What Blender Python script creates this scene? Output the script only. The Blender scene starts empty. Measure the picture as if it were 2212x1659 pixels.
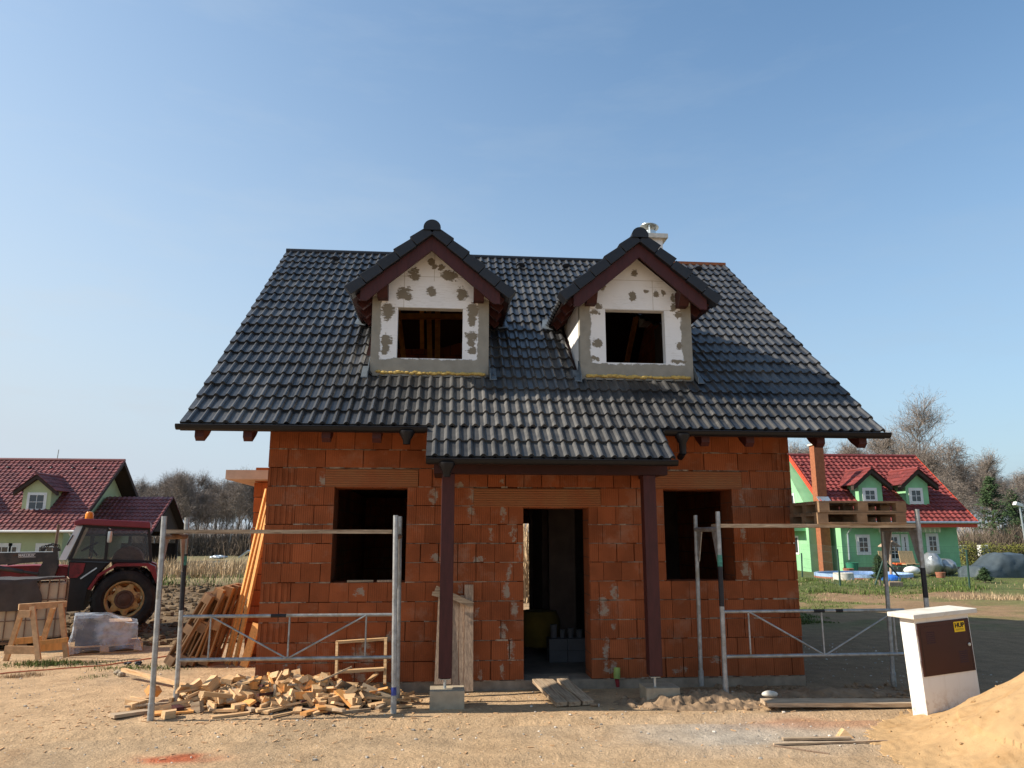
import bpy, bmesh, math, random
from math import sin, cos, tan, pi, radians, sqrt, atan2
from mathutils import Vector, Matrix, noise as mnoise
random.seed(7)
scene = bpy.context.scene
COL = scene.collection
V3 = Vector

# ------------------------------------------------------------------ camera
F_PX, CXP, CYP = 1615.9, 1106.0, 829.5          # focal length and centre in pixels of a 2212 px wide view
TH, PS, HC = radians(11.4), radians(5.145), 2.05
FH = V3((sin(PS), cos(PS), 0)); CR = V3((cos(PS), -sin(PS), 0))
CD = FH * cos(TH) + V3((0, 0, sin(TH))); CU = FH * (-sin(TH)) + V3((0, 0, cos(TH)))
cam = bpy.data.objects.new('camera', bpy.data.cameras.new('camera')); COL.objects.link(cam)
cam.matrix_world = Matrix(((CR.x, CU.x, -CD.x, 0), (CR.y, CU.y, -CD.y, 0), (CR.z, CU.z, -CD.z, HC), (0, 0, 0, 1)))
cam.data.sensor_width = 36; cam.data.lens = 36 * F_PX / 2212
cam.data.clip_start = 0.1; cam.data.clip_end = 4000
scene.camera = cam

# ------------------------------------------------------------------ sky, sun, exposure
SUN_EL = radians(35.5)
TO_SUN = V3((-cos(SUN_EL), cos(SUN_EL) * 0.03, sin(SUN_EL))).normalized()
w = bpy.data.worlds.new('World'); scene.world = w; w.use_nodes = True
nt = w.node_tree; bg = nt.nodes['Background']
sky = nt.nodes.new('ShaderNodeTexSky'); sky.sky_type = 'NISHITA'; sky.sun_disc = False
sky.sun_elevation = SUN_EL; sky.sun_rotation = radians(-88.3)
sky.air_density = 1.1; sky.dust_density = 0.7; sky.ozone_density = 2.0; sky.altitude = 300
geo = nt.nodes.new('ShaderNodeTexCoord'); sxyz = nt.nodes.new('ShaderNodeSeparateXYZ'); nt.links.new(geo.outputs['Generated'], sxyz.inputs[0])
hz = nt.nodes.new('ShaderNodeMapRange'); hz.inputs[1].default_value = 0.0; hz.inputs[2].default_value = 0.62; hz.inputs[3].default_value = 0.92; hz.inputs[4].default_value = 0.0
nt.links.new(sxyz.outputs[2], hz.inputs[0])
pw = nt.nodes.new('ShaderNodeMath'); pw.operation = 'POWER'; nt.links.new(hz.outputs[0], pw.inputs[0]); pw.inputs[1].default_value = 1.5
lx = nt.nodes.new('ShaderNodeMapRange'); lx.inputs[1].default_value = -0.75; lx.inputs[2].default_value = 0.7
nt.links.new(sxyz.outputs[0], lx.inputs[0])
hc = nt.nodes.new('ShaderNodeMix'); hc.data_type = 'RGBA'; nt.links.new(lx.outputs[0], hc.inputs[0]); hc.inputs[6].default_value = (2.85, 3.2, 3.5, 1); hc.inputs[7].default_value = (1.75, 2.2, 2.72, 1)
tn_ = nt.nodes.new('ShaderNodeMix'); tn_.data_type = 'RGBA'; tn_.blend_type = 'MULTIPLY'; tn_.inputs[0].default_value = 1; tn_.inputs[7].default_value = (.70, .82, .83, 1); nt.links.new(sky.outputs[0], tn_.inputs[6])
sm = nt.nodes.new('ShaderNodeMix'); sm.data_type = 'RGBA'; lf = nt.nodes.new('ShaderNodeMath'); lf.operation = 'SUBTRACT'; lf.inputs[0].default_value = 1; nt.links.new(lx.outputs[0], lf.inputs[1])
l2 = nt.nodes.new('ShaderNodeMath'); l2.operation = 'POWER'; nt.links.new(lf.outputs[0], l2.inputs[0]); l2.inputs[1].default_value = 1.8
l3 = nt.nodes.new('ShaderNodeMath'); l3.operation = 'MULTIPLY'; nt.links.new(l2.outputs[0], l3.inputs[0]); l3.inputs[1].default_value = 0.5
mp = nt.nodes.new('ShaderNodeMapping'); mp.inputs[3].default_value = (2.2, 2.2, 9); nt.links.new(geo.outputs['Generated'], mp.inputs[0])
cn = nt.nodes.new('ShaderNodeTexNoise'); cn.inputs['Scale'].default_value = 1.6; cn.inputs['Detail'].default_value = 7; cn.inputs['Roughness'].default_value = 0.62; nt.links.new(mp.outputs[0], cn.inputs['Vector'])
cr0 = nt.nodes.new('ShaderNodeMapRange'); cr0.inputs[1].default_value = 0.5; cr0.inputs[2].default_value = 0.8; cr0.inputs[3].default_value = 0; cr0.inputs[4].default_value = 0.15; nt.links.new(cn.outputs[0], cr0.inputs[0])
ca1 = nt.nodes.new('ShaderNodeMath'); ca1.operation = 'ADD'; nt.links.new(pw.outputs[0], ca1.inputs[0]); nt.links.new(l3.outputs[0], ca1.inputs[1])
ca2 = nt.nodes.new('ShaderNodeMath'); ca2.operation = 'ADD'; ca2.use_clamp = True; nt.links.new(ca1.outputs[0], ca2.inputs[0]); nt.links.new(cr0.outputs[0], ca2.inputs[1])
nt.links.new(ca2.outputs[0], sm.inputs[0]); nt.links.new(tn_.outputs[2], sm.inputs[6]); nt.links.new(hc.outputs[2], sm.inputs[7])
nt.links.new(sm.outputs[2], bg.inputs[0]); bg.inputs[1].default_value = 0.13
sun = bpy.data.objects.new('sun', bpy.data.lights.new('sun', 'SUN')); COL.objects.link(sun)
sun.data.energy = 4.2; sun.data.angle = radians(0.55); sun.data.color = (1.0, 0.91, 0.78)
sun.rotation_euler = TO_SUN.to_track_quat('Z', 'Y').to_euler(); sun.location = (-30, 10, 30)
scene.view_settings.view_transform = 'Standard'; scene.view_settings.look = 'None'
scene.view_settings.exposure = 0.88; scene.view_settings.gamma = 1.0
scene.cycles.max_bounces = 8; scene.cycles.diffuse_bounces = 4

# ------------------------------------------------------------------ pixel helpers (2212 px wide view of the photograph)
def pray(p): return CD * F_PX + CR * (p[0] - CXP) + CU * (CYP - p[1])
def aty(p, Y): v = pray(p); return V3((0, 0, HC)) + v * (Y / v.y)
def atz(p, Z=0.06): v = pray(p); return V3((0, 0, HC)) + v * ((Z - HC) / v.z)
def Q(x0, y0, zx, zy, s=2.212): return ((x0 + zx / s) / 1.6492, (y0 + zy / s) / 1.6492)
def r1(a, b): return Q(0, 1500, a, b)
def r2(a, b): return Q(0, 1986, a, b)
def r3(a, b): return Q(900, 1500, a, b)
def r4(a, b): return Q(900, 1986, a, b)
def r5(a, b): return Q(1800, 1500, a, b)
def r6(a, b): return Q(1800, 1986, a, b)
def r7(a, b): return Q(2648, 1450, a, b)
def r8(a, b): return Q(2648, 1986, a, b)
def t5(a, b): return Q(0, 1600, a, b, 3.687)
def t6(a, b): return Q(0, 1950, a, b, 3.687)
def c3(a, b): return Q(1200, 750, a, b, 2.553)
def c4(a, b): return Q(1900, 750, a, b, 2.553)

# ------------------------------------------------------------------ mesh builder
class MB:
    def __init__(s, T=None): s.v = []; s.f = []; s.t = []; s.T = T
    def add(s, vs, fs, tint=1.0):
        b = len(s.v)
        if s.T is not None: vs = [s.T @ V3(v) for v in vs]
        s.v += [tuple(v) for v in vs]
        for f in fs: s.f.append(tuple(b + i for i in f)); s.t.append(tint)
        return s
    def box(s, x0, x1, y0, y1, z0, z1, tint=1.0):
        vs = [(x, y, z) for x in (x0, x1) for y in (y0, y1) for z in (z0, z1)]
        return s.add(vs, [(0, 1, 3, 2), (4, 6, 7, 5), (0, 4, 5, 1), (2, 3, 7, 6), (0, 2, 6, 4), (1, 5, 7, 3)], tint)
    def bar(s, p0, p1, w_, h_, up=(0, 0, 1), tint=1.0):
        p0, p1, up = V3(p0), V3(p1), V3(up); d = (p1 - p0).normalized()
        a = d.cross(up)
        if a.length < 1e-4: a = d.cross(V3((1, 0, 0)))
        a.normalize(); b = a.cross(d).normalized(); a = a * w_ / 2; b = b * h_ / 2
        vs = [p + a * i + b * j for p in (p0, p1) for i in (-1, 1) for j in (-1, 1)]
        return s.add(vs, [(0, 1, 3, 2), (4, 6, 7, 5), (0, 4, 5, 1), (2, 3, 7, 6), (0, 2, 6, 4), (1, 5, 7, 3)], tint)
    def tube(s, p0, p1, r, n=10, r2_=None, cap=True, tint=1.0):
        p0, p1 = V3(p0), V3(p1); r2_ = r if r2_ is None else r2_
        d = (p1 - p0).normalized(); a = d.orthogonal().normalized(); b = d.cross(a)
        vs = [p0 + (a * cos(2 * pi * i / n) + b * sin(2 * pi * i / n)) * r for i in range(n)]
        vs += [p1 + (a * cos(2 * pi * i / n) + b * sin(2 * pi * i / n)) * r2_ for i in range(n)]
        fs = [(i, (i + 1) % n, n + (i + 1) % n, n + i) for i in range(n)]
        if cap: fs += [tuple(range(n))[::-1], tuple(range(n, 2 * n))]
        return s.add(vs, fs, tint)
    def path(s, pts, r, n=8):
        for a, b in zip(pts[:-1], pts[1:]): s.tube(a, b, r, n)
        return s
    def prism(s, pts, vec, tint=1.0):
        pts = [V3(p) for p in pts]; vec = V3(vec); n = len(pts)
        return s.add(pts + [p + vec for p in pts], [tuple(range(n)), tuple(range(n, 2 * n))[::-1]] + [(i, i + n, (i + 1) % n + n, (i + 1) % n) for i in range(n)], tint)
    def quad(s, *p, tint=1.0): return s.add(p, [tuple(range(len(p)))], tint)
    def lathe(s, o, ax, prof, n=24, tint=1.0):
        o, ax = V3(o), V3(ax).normalized(); a = ax.orthogonal().normalized(); b = ax.cross(a)
        vs = [o + ax * h + (a * cos(2 * pi * i / n) + b * sin(2 * pi * i / n)) * r for r, h in prof for i in range(n)]
        fs = [(k * n + i, k * n + (i + 1) % n, (k + 1) * n + (i + 1) % n, (k + 1) * n + i) for k in range(len(prof) - 1) for i in range(n)]
        return s.add(vs, fs, tint)
    def ball(s, c, r, sq=(1, 1, 1), n=10, m=7, jit=0.0, tint=1.0):
        c = V3(c); vs = [c + V3((0, 0, r * sq[2]))]
        for k in range(1, m):
            th = pi * k / m
            for i in range(n):
                ph = 2 * pi * i / n; q = 1 + random.uniform(-jit, jit)
                vs.append(c + V3((sin(th) * cos(ph) * sq[0], sin(th) * sin(ph) * sq[1], cos(th) * sq[2])) * r * q)
        vs.append(c - V3((0, 0, r * sq[2])))
        fs = [(0, 1 + i, 1 + (i + 1) % n) for i in range(n)]
        for k in range(m - 2):
            for i in range(n): fs.append((1 + k * n + i, 1 + (k + 1) * n + i, 1 + (k + 1) * n + (i + 1) % n, 1 + k * n + (i + 1) % n))
        L = len(vs) - 1; fs += [(L, 1 + (m - 2) * n + (i + 1) % n, 1 + (m - 2) * n + i) for i in range(n)]
        return s.add(vs, fs, tint)
    def build(s, name, mt, parent=None, loc=None, smooth=False, bevel=0.0, recalc=True):
        if parent is not None:
            r_ = parent
            while r_.parent: r_ = r_.parent
            off = r_.location
        else: off = V3(loc) if loc is not None else V3((0, 0, 0))
        me = bpy.data.meshes.new(name)
        me.from_pydata([(x - off[0], y - off[1], z - off[2]) for x, y, z in s.v], [], s.f)
        if True:
            at = me.attributes.new('tint', 'FLOAT', 'FACE'); at.data.foreach_set('value', s.t)
        if recalc:
            bm = bmesh.new(); bm.from_mesh(me); bmesh.ops.recalc_face_normals(bm, faces=bm.faces); bm.to_mesh(me); bm.free()
        if smooth:
            for p in me.polygons: p.use_smooth = True
            try: me.set_sharp_from_angle(angle=radians(40))
            except Exception: pass
        me.materials.append(mt)
        o = bpy.data.objects.new(name, me); COL.objects.link(o)
        if parent is not None: o.parent = parent
        else: o.location = off
        if bevel:
            md = o.modifiers.new('bevel', 'BEVEL'); md.width = bevel; md.segments = 2; md.limit_method = 'ANGLE'
        return o

def tag(o, label=None, cat=None, group=None, kind=None):
    if label: o['label'] = label
    if cat: o['category'] = cat
    if group: o['group'] = group
    if kind: o['kind'] = kind
    return o
def thing(name, loc, label, cat, group=None):
    o = bpy.data.objects.new(name, None); COL.objects.link(o); o.location = V3(loc); o.empty_display_size = 0.2
    return tag(o, label, cat, group)
def copy_tree(o, parent=None):
    c = o.copy(); COL.objects.link(c)
    if parent is not None: c.parent = parent
    for ch in [q for q in bpy.data.objects if q.parent == o]: copy_tree(ch, c)
    return c
def nz(x, y, z=0.0, sc=1.0): return mnoise.noise(V3((x * sc, y * sc, z * sc)))
def sst(a, b, x):
    t = min(1, max(0, (x - a) / (b - a))); return t * t * (3 - 2 * t)

# ------------------------------------------------------------------ materials
def base_mat(name):
    m = bpy.data.materials.new(name); m.use_nodes = True
    return m, m.node_tree, m.node_tree.nodes['Principled BSDF']
def N(t, ty, **kw):
    n = t.nodes.new(ty)
    for k, v in kw.items():
        if k in ('ins',):
            for a, b in v.items():
                if isinstance(b, bpy.types.NodeSocket): t.links.new(b, n.inputs[a])
                else: n.inputs[a].default_value = b
        else: setattr(n, k, v)
    return n
def mixc(t, fac, a, b, mode='MIX'):
    n = t.nodes.new('ShaderNodeMix'); n.data_type = 'RGBA'; n.blend_type = mode
    for i, v in ((0, fac), (6, a), (7, b)):
        if isinstance(v, bpy.types.NodeSocket): t.links.new(v, n.inputs[i])
        else: n.inputs[i].default_value = v if i == 0 else (tuple(v) + (1,))[:4]
    return n.outputs[2]
def mth(t, op, a, b=0.0, clamp=False):
    n = t.nodes.new('ShaderNodeMath'); n.operation = op; n.use_clamp = clamp
    for i, v in ((0, a), (1, b)):
        if isinstance(v, bpy.types.NodeSocket): t.links.new(v, n.inputs[i])
        else: n.inputs[i].default_value = v
    return n.outputs[0]
def mrange(t, v, a, b, c, d):
    n = t.nodes.new('ShaderNodeMapRange'); t.links.new(v, n.inputs[0])
    for i, q in enumerate((a, b, c, d)): n.inputs[1 + i].default_value = q
    return n.outputs[0]
def coords(t, world=False, sc=(1, 1, 1)):
    if world: s = t.nodes.new('ShaderNodeNewGeometry').outputs['Position']
    else: s = t.nodes.new('ShaderNodeTexCoord').outputs['Object']
    if sc != (1, 1, 1): s = N(t, 'ShaderNodeMapping', ins={0: s, 3: sc}).outputs[0]
    return s
def noi(t, co, scale, detail=4, rough=0.55):
    return N(t, 'ShaderNodeTexNoise', ins={'Vector': co, 'Scale': scale, 'Detail': detail, 'Roughness': rough}).outputs[0]
def mat(name, col, rough=0.8, metal=0.0, nsc=8.0, amt=0.35, col2=None, n2=2.0, bump=0.0, bsc=40.0, tint=0.0, spec=0.35, stretch=(1, 1, 1), world=False, cover=(0.5, 0.62)):
    m, t, b = base_mat(name)
    co = coords(t, world, stretch)
    f = mrange(t, noi(t, co, nsc), 0.25, 0.75, 1 - amt, 1 + amt)
    c = mixc(t, 1.0, col, N(t, 'ShaderNodeCombineColor', ins={0: f, 1: f, 2: f}).outputs[0], 'MULTIPLY')
    if col2: c = mixc(t, mrange(t, noi(t, co, n2, 6, 0.65), cover[0], cover[1], 0, 1), c, col2)
    if tint:
        a = t.nodes.new('ShaderNodeAttribute'); a.attribute_name = 'tint'; fa = a.outputs['Fac']
        c = mixc(t, 1.0, c, N(t, 'ShaderNodeCombineColor', ins={0: fa, 1: fa, 2: fa}).outputs[0], 'MULTIPLY')
    t.links.new(c, b.inputs['Base Color'])
    b.inputs['Roughness'].default_value = rough; b.inputs['Metallic'].default_value = metal
    b.inputs['Specular IOR Level'].default_value = spec
    if bump:
        bn = N(t, 'ShaderNodeBump', ins={'Strength': bump, 'Distance': 0.01, 'Height': noi(t, co, bsc, 5, 0.6)})
        t.links.new(bn.outputs[0], b.inputs['Normal'])
    return m
def blob_mask(t, pos, blobs):
    acc = None; gp_ = t.nodes.new('ShaderNodeNewGeometry').outputs['Position']
    rg = mth(t, 'ADD', mrange(t, noi(t, gp_, 26, 5, 0.7), 0.3, 0.7, -.32, .32), mrange(t, noi(t, N(t, 'ShaderNodeMapping', ins={0: gp_, 3: (12, 1, 70)}).outputs[0], 1.0, 3, 0.6), 0.35, 0.65, -.22, .22))
    for (cx, cz, rx, rz) in blobs:
        n = N(t, 'ShaderNodeVectorMath', operation='MULTIPLY_ADD', ins={0: pos, 1: (1 / rx, 0, 1 / rz), 2: (-cx / rx, 0, -cz / rz)})
        l = N(t, 'ShaderNodeVectorMath', operation='LENGTH', ins={0: n.outputs[0]}).outputs['Value']; l = mth(t, 'ADD', l, rg)
        k = mrange(t, l, 0.92, 1.08, 1, 0)
        acc = k if acc is None else mth(t, 'MAXIMUM', acc, k)
    return acc
def warped(t, scale, amt, detail=4):
    g = t.nodes.new('ShaderNodeNewGeometry').outputs['Position']
    nn = N(t, 'ShaderNodeTexNoise', ins={'Vector': g, 'Scale': scale, 'Detail': detail, 'Roughness': 0.7}).outputs['Color']
    s = N(t, 'ShaderNodeVectorMath', operation='SUBTRACT', ins={0: nn, 1: (0.5, 0.5, 0.5)}).outputs[0]
    s = N(t, 'ShaderNodeVectorMath', operation='SCALE', ins={0: s, 'Scale': amt}).outputs[0]
    return N(t, 'ShaderNodeVectorMath', operation='ADD', ins={0: g, 1: s}).outputs[0], g

YW = 10.3                     # front wall plane
ZB = 0.185                    # underside of the first block course
def brick_mat(name, col, smears, pattern=False):
    m, t, b = base_mat(name)
    wp, g = warped(t, 7, 0.17, 7)
    a = t.nodes.new('ShaderNodeAttribute'); a.attribute_name = 'tint'
    f = mrange(t, noi(t, g, 3.0, 5), 0.3, 0.7, 0.8, 1.2); f = mth(t, 'MULTIPLY', f, a.outputs['Fac'])
    c = mixc(t, 1.0, col, N(t, 'ShaderNodeCombineColor', ins={0: f, 1: f, 2: f}).outputs[0], 'MULTIPLY')
    # fine extruded scoring of the hollow blocks
    wv = N(t, 'ShaderNodeTexWave', wave_type='BANDS', bands_direction='X', ins={'Vector': g, 'Scale': 11.0, 'Distortion': 0.35, 'Detail': 1.0}).outputs['Fac']
    gate = mrange(t, noi(t, g, 1.3, 2), 0.42, 0.6, 0.1, 0.55)
    ln = mth(t, 'MULTIPLY', mrange(t, wv, 0.02, 0.2, 1, 0), gate)
    c = mixc(t, ln, c, (col[0] * .4, col[1] * .35, col[2] * .35))
    # stray pale dust
    c = mixc(t, mrange(t, noi(t, g, 2.2, 7, 0.7), 0.54, 0.74, 0, 0.5), c, (0.36, 0.22, 0.15))
    c = mixc(t, mrange(t, noi(t, g, 5.2, 5, 0.6), 0.62, 0.8, 0, 0.5), c, (col[0] * .55, col[1] * .45, col[2] * .4))
    if smears:
        k = blob_mask(t, wp, smears)
        k = mth(t, 'MULTIPLY', k, mrange(t, noi(t, g, 11, 6, 0.7), 0.42, 0.56, 0.0, 0.85))
        c = mixc(t, k, c, (0.30, 0.26, 0.205))
    if pattern:
        co = N(t, 'ShaderNodeCombineXYZ', ins={0: mth(t, 'ADD', N(t, 'ShaderNodeSeparateXYZ', ins={0: g}).outputs[0], N(t, 'ShaderNodeSeparateXYZ', ins={0: g}).outputs[1]), 1: N(t, 'ShaderNodeSeparateXYZ', ins={0: g}).outputs[2]})
        br = N(t, 'ShaderNodeTexBrick', ins={'Vector': co.outputs[0], 'Scale': 1.0, 'Mortar Size': 0.006, 'Brick Width': 0.25, 'Row Height': 0.25})
        c = mixc(t, br.outputs['Fac'], c, (0.09, 0.05, 0.035))
    t.links.new(c, b.inputs['Base Color']); b.inputs['Roughness'].default_value = 0.9; b.inputs['Specular IOR Level'].default_value = 0.2
    h = mth(t, 'SUBTRACT', noi(t, g, 60, 4), mth(t, 'MULTIPLY', ln, 1.0))
    bn = N(t, 'ShaderNodeBump', ins={'Strength': 0.35, 'Distance': 0.006, 'Height': h}); t.links.new(bn.outputs[0], b.inputs['Normal'])
    return m
SMEAR_SRC = [(r3, 550, 450, 30, 60), (r3, 1425, 590, 32, 62), (r3, 1965, 460, 20, 40), (r3, 1740, 600, 40, 60), (r3, 1720, 715, 30, 35), (r3, 1970, 740, 20, 60), (r3, 1880, 890, 20, 50), (r3, 2055, 890, 22, 60),
    (r3, 1775, 1090, 48, 25), (r3, 2105, 1040, 18, 65), (r3, 2025, 1180, 20, 75), (r3, 2000, 1340, 24, 60), (r3, 2060, 1480, 26, 60), (r3, 1760, 1500, 22, 70), (r3, 1640, 1320, 18, 50), (r3, 1620, 500, 35, 25),
    (r4, 1975, 580, 25, 65), (r4, 2040, 740, 28, 75), (r4, 1970, 900, 18, 60), (r4, 1790, 930, 18, 50), (r4, 870, 740, 75, 55), (r4, 840, 930, 55, 60), (r4, 900, 800, 40, 30), (r4, 260, 865, 20, 30), (r4, 380, 870, 18, 25),
    (r5, 65, 890, 20, 60), (r5, 115, 1040, 15, 70), (r5, 30, 1190, 17, 75), (r5, 860, 1350, 32, 60), (r5, 775, 1460, 50, 75), (r5, 855, 1600, 18, 50), (r5, 1860, 620, 22, 55), (r5, 1880, 900, 28, 55), (r5, 1900, 1180, 38, 75),
    (r6, 800, 720, 25, 80), (r6, 830, 860, 55, 45), (r6, 1650, 810, 42, 25), (r6, 1370, 880, 60, 35), (r3, 850, 1345, 40, 30), (r3, 1440, 1080, 40, 40), (r4, 1080, 620, 25, 35)]
SMEARS = []
for fn, a, b_, ra, rb in SMEAR_SRC:
    q = aty(fn(a, b_), YW); SMEARS.append((q.x, q.z, ra * 0.00172, rb * 0.00172))
BR = (0.265, 0.0755, 0.0275)
M = {}
M['brick'] = brick_mat('clay_block', BR, SMEARS)
M['brick_plain'] = brick_mat('clay_block_wall', BR, [], True)
M['brick_bay_lit'] = brick_mat('clay_block_bay_lit', (0.40, 0.115, 0.036), [], False)  # lighter than the main blocks: bounced light put into the colour
M['lintel'] = mat('lintel_clay', (0.34, 0.13, 0.055), 0.9, nsc=6, amt=0.25, bump=0.3)
# lintels carry horizontal scoring
def lintel_mat():
    m, t, b = base_mat('lintel_scored'); g = coords(t, True)
    wv = N(t, 'ShaderNodeTexWave', wave_type='BANDS', bands_direction='Z', ins={'Vector': g, 'Scale': 10.0, 'Distortion': 0.3}).outputs['Fac']
    wx = N(t, 'ShaderNodeTexBrick', ins={'Vector': N(t, 'ShaderNodeMapping', ins={0: g, 2: (radians(90), 0, 0)}).outputs[0], 'Scale': 1.0, 'Brick Width': 0.25, 'Row Height': 1.0, 'Mortar Size': 0.004})
    c = mixc(t, mrange(t, noi(t, g, 3.5, 5), 0.35, 0.65, 0, 1), (0.28, 0.088, 0.03), (0.29, 0.118, 0.044))
    c = mixc(t, mrange(t, wv, 0.0, 0.25, 0.5, 0), c, (0.13, 0.045, 0.02))
    t.links.new(c, b.inputs['Base Color']); b.inputs['Roughness'].default_value = 0.9
    bn = N(t, 'ShaderNodeBump', ins={'Strength': 0.6, 'Distance': 0.01, 'Height': wv}); t.links.new(bn.outputs[0], b.inputs['Normal'])
    return m
M['lintel'] = lintel_mat()
M['mortar'] = mat('mortar', (0.27, 0.215, 0.16), 0.95, tint=1, nsc=12, amt=0.4, bump=0.6, bsc=50, col2=(0.12, 0.07, 0.05), n2=7, cover=(0.5, 0.56))
M['concrete'] = mat('concrete', (0.36, 0.30, 0.215), 0.92, nsc=9, amt=0.2, bump=0.3, bsc=60, col2=(0.26, 0.21, 0.15), n2=3)
M['plinth'] = mat('plinth_concrete', (0.25, 0.2, 0.15), 0.95, nsc=7, amt=0.3, bump=0.5, bsc=30)
M['slab'] = mat('slab_concrete', (0.55, 0.43, 0.33), 0.9, nsc=5, amt=0.15)
M['dark_floor'] = mat('screed', (0.13, 0.11, 0.09), 0.95, nsc=4, amt=0.3)
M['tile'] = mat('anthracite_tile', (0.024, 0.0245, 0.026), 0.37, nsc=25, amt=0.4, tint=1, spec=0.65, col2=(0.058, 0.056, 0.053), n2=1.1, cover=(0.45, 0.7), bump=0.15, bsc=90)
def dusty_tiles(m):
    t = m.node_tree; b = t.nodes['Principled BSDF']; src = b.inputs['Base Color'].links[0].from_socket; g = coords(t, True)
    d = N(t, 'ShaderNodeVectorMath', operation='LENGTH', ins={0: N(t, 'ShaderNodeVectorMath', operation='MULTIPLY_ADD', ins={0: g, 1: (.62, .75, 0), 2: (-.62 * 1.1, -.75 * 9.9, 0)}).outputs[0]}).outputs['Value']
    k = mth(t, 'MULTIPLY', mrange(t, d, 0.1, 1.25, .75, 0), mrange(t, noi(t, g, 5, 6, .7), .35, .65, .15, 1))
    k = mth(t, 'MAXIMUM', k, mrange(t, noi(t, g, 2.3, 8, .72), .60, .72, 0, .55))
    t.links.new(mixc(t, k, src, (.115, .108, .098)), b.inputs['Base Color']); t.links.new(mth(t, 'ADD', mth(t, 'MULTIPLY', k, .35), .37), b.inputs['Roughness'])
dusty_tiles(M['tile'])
M['tile_new'] = mat('anthracite_verge', (0.016, 0.017, 0.021), 0.45, nsc=15, amt=0.2, tint=1, spec=0.35)
M['gutter'] = mat('black_gutter', (0.008, 0.008, 0.010), 0.4, nsc=10, amt=0.2, spec=0.25)
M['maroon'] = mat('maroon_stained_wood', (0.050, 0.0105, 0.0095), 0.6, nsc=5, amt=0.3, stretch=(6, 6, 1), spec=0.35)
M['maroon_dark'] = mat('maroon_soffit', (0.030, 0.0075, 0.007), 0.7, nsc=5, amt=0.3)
M['wood'] = mat('fresh_pine', (0.56, 0.365, 0.19), 0.8, nsc=5, amt=0.25, stretch=(1, 9, 9), tint=1, col2=(0.44, 0.24, 0.105), n2=4)
M['wood_beam'] = mat('attic_pine', (0.62, 0.28, 0.07), 0.75, nsc=7, amt=0.25)
M['wood_orange'] = mat('orange_plank', (0.60, 0.28, 0.085), 0.75, nsc=3, amt=0.25, tint=1, stretch=(8, 8, 1))
M['wood_old'] = mat('weathered_plank', (0.40, 0.30, 0.20), 0.9, nsc=4, amt=0.4, tint=1, stretch=(1, 12, 12), col2=(0.24, 0.16, 0.1), n2=3)
M['wood_gray'] = mat('grey_old_board', (0.40, 0.28, 0.19), 0.9, nsc=4, amt=0.4, stretch=(14, 14, 1), col2=(0.28, 0.19, 0.13), n2=5, tint=1)
M['pallet'] = mat('pallet_wood', (0.25, 0.155, 0.088), 0.9, nsc=6, amt=0.4, tint=1, col2=(0.24, 0.14, 0.075), n2=5)
M['pallet_light'] = mat('lighter_pallet', (0.33, 0.185, 0.085), 0.9, nsc=6, amt=0.35, tint=1, col2=(0.32, 0.17, 0.07), n2=5)
M['pine_plain'] = mat('sawn_pine', (0.50, 0.31, 0.165), 0.85, nsc=14, amt=0.22, tint=1, col2=(0.40, 0.24, 0.12), n2=5)
M['steel'] = mat('galvanised_steel', (0.34, 0.35, 0.35), 0.5, 0.55, nsc=18, amt=0.3, col2=(0.26, 0.25, 0.22), n2=6)
M['steel_dirty'] = mat('scratched_tube', (0.36, 0.37, 0.37), 0.55, 0.4, nsc=18, amt=0.3, col2=(0.015, 0.02, 0.03), n2=9, cover=(0.48, 0.52))
M['rusty'] = mat('rusty_steel', (0.2, 0.13, 0.085), 0.8, 0.2, nsc=12, amt=0.4)
M['paint_green'] = mat('teal_paint', (0.06, 0.22, 0.17), 0.6, nsc=30, amt=0.5)
M['paint_black'] = mat('black_paint', (0.012, 0.012, 0.016), 0.5, nsc=30, amt=0.5)
M['paint_blue'] = mat('blue_paint', (0.04, 0.06, 0.25), 0.6, nsc=30, amt=0.5)
M['zinc'] = mat('zinc_sheet', (0.5, 0.55, 0.57), 0.35, 0.7, nsc=6, amt=0.15)
M['lead'] = mat('lead_sheet', (0.13, 0.15, 0.165), 0.5, 0.3, nsc=6, amt=0.2)
M['white'] = mat('white_paint', (0.72, 0.71, 0.68), 0.7, nsc=4, amt=0.06)
M['foam'] = mat('yellow_foam', (0.5, 0.34, 0.1), 0.9, nsc=15, amt=0.35, bump=0.8, bsc=30)
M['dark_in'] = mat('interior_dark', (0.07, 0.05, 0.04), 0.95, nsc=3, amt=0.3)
M['green_wall'] = mat('mint_render', (0.25, 0.51, 0.27), 0.9, nsc=1.3, amt=0.16, col2=(0.20, 0.40, 0.22), n2=.9, cover=(0.5, 0.75), bump=.2, bsc=30)
M['lime_wall'] = mat('pale_lime_render', (0.43, 0.47, 0.27), 0.9, nsc=2, amt=0.06)
M['red_tile'] = mat('red_tile', (0.185, 0.036, 0.031), 0.6, nsc=6, amt=0.25, tint=1, spec=0.4)
M['redbrown_tile'] = mat('brown_red_tile', (0.165, 0.044, 0.040), 0.5, nsc=6, amt=0.25, tint=1, spec=0.5)
M['fascia_red'] = mat('red_fascia', (0.55, 0.07, 0.03), 0.6, amt=0.1)
M['brown_wood'] = mat('brown_soffit', (0.045, 0.028, 0.022), 0.85, amt=0.25)
M['chimney_brick'] = mat('chimney_brick', (0.30, 0.105, 0.048), 0.9, nsc=10, amt=0.25)
M['glass'] = mat('window_glass', (0.02, 0.025, 0.03), 0.06, nsc=3, amt=0.2, spec=0.8)
M['rubber'] = mat('tyre_rubber', (0.014, 0.0135, 0.013), 0.8, nsc=9, amt=0.4, bump=0.3, col2=(0.035, 0.03, 0.024), n2=3)
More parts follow.
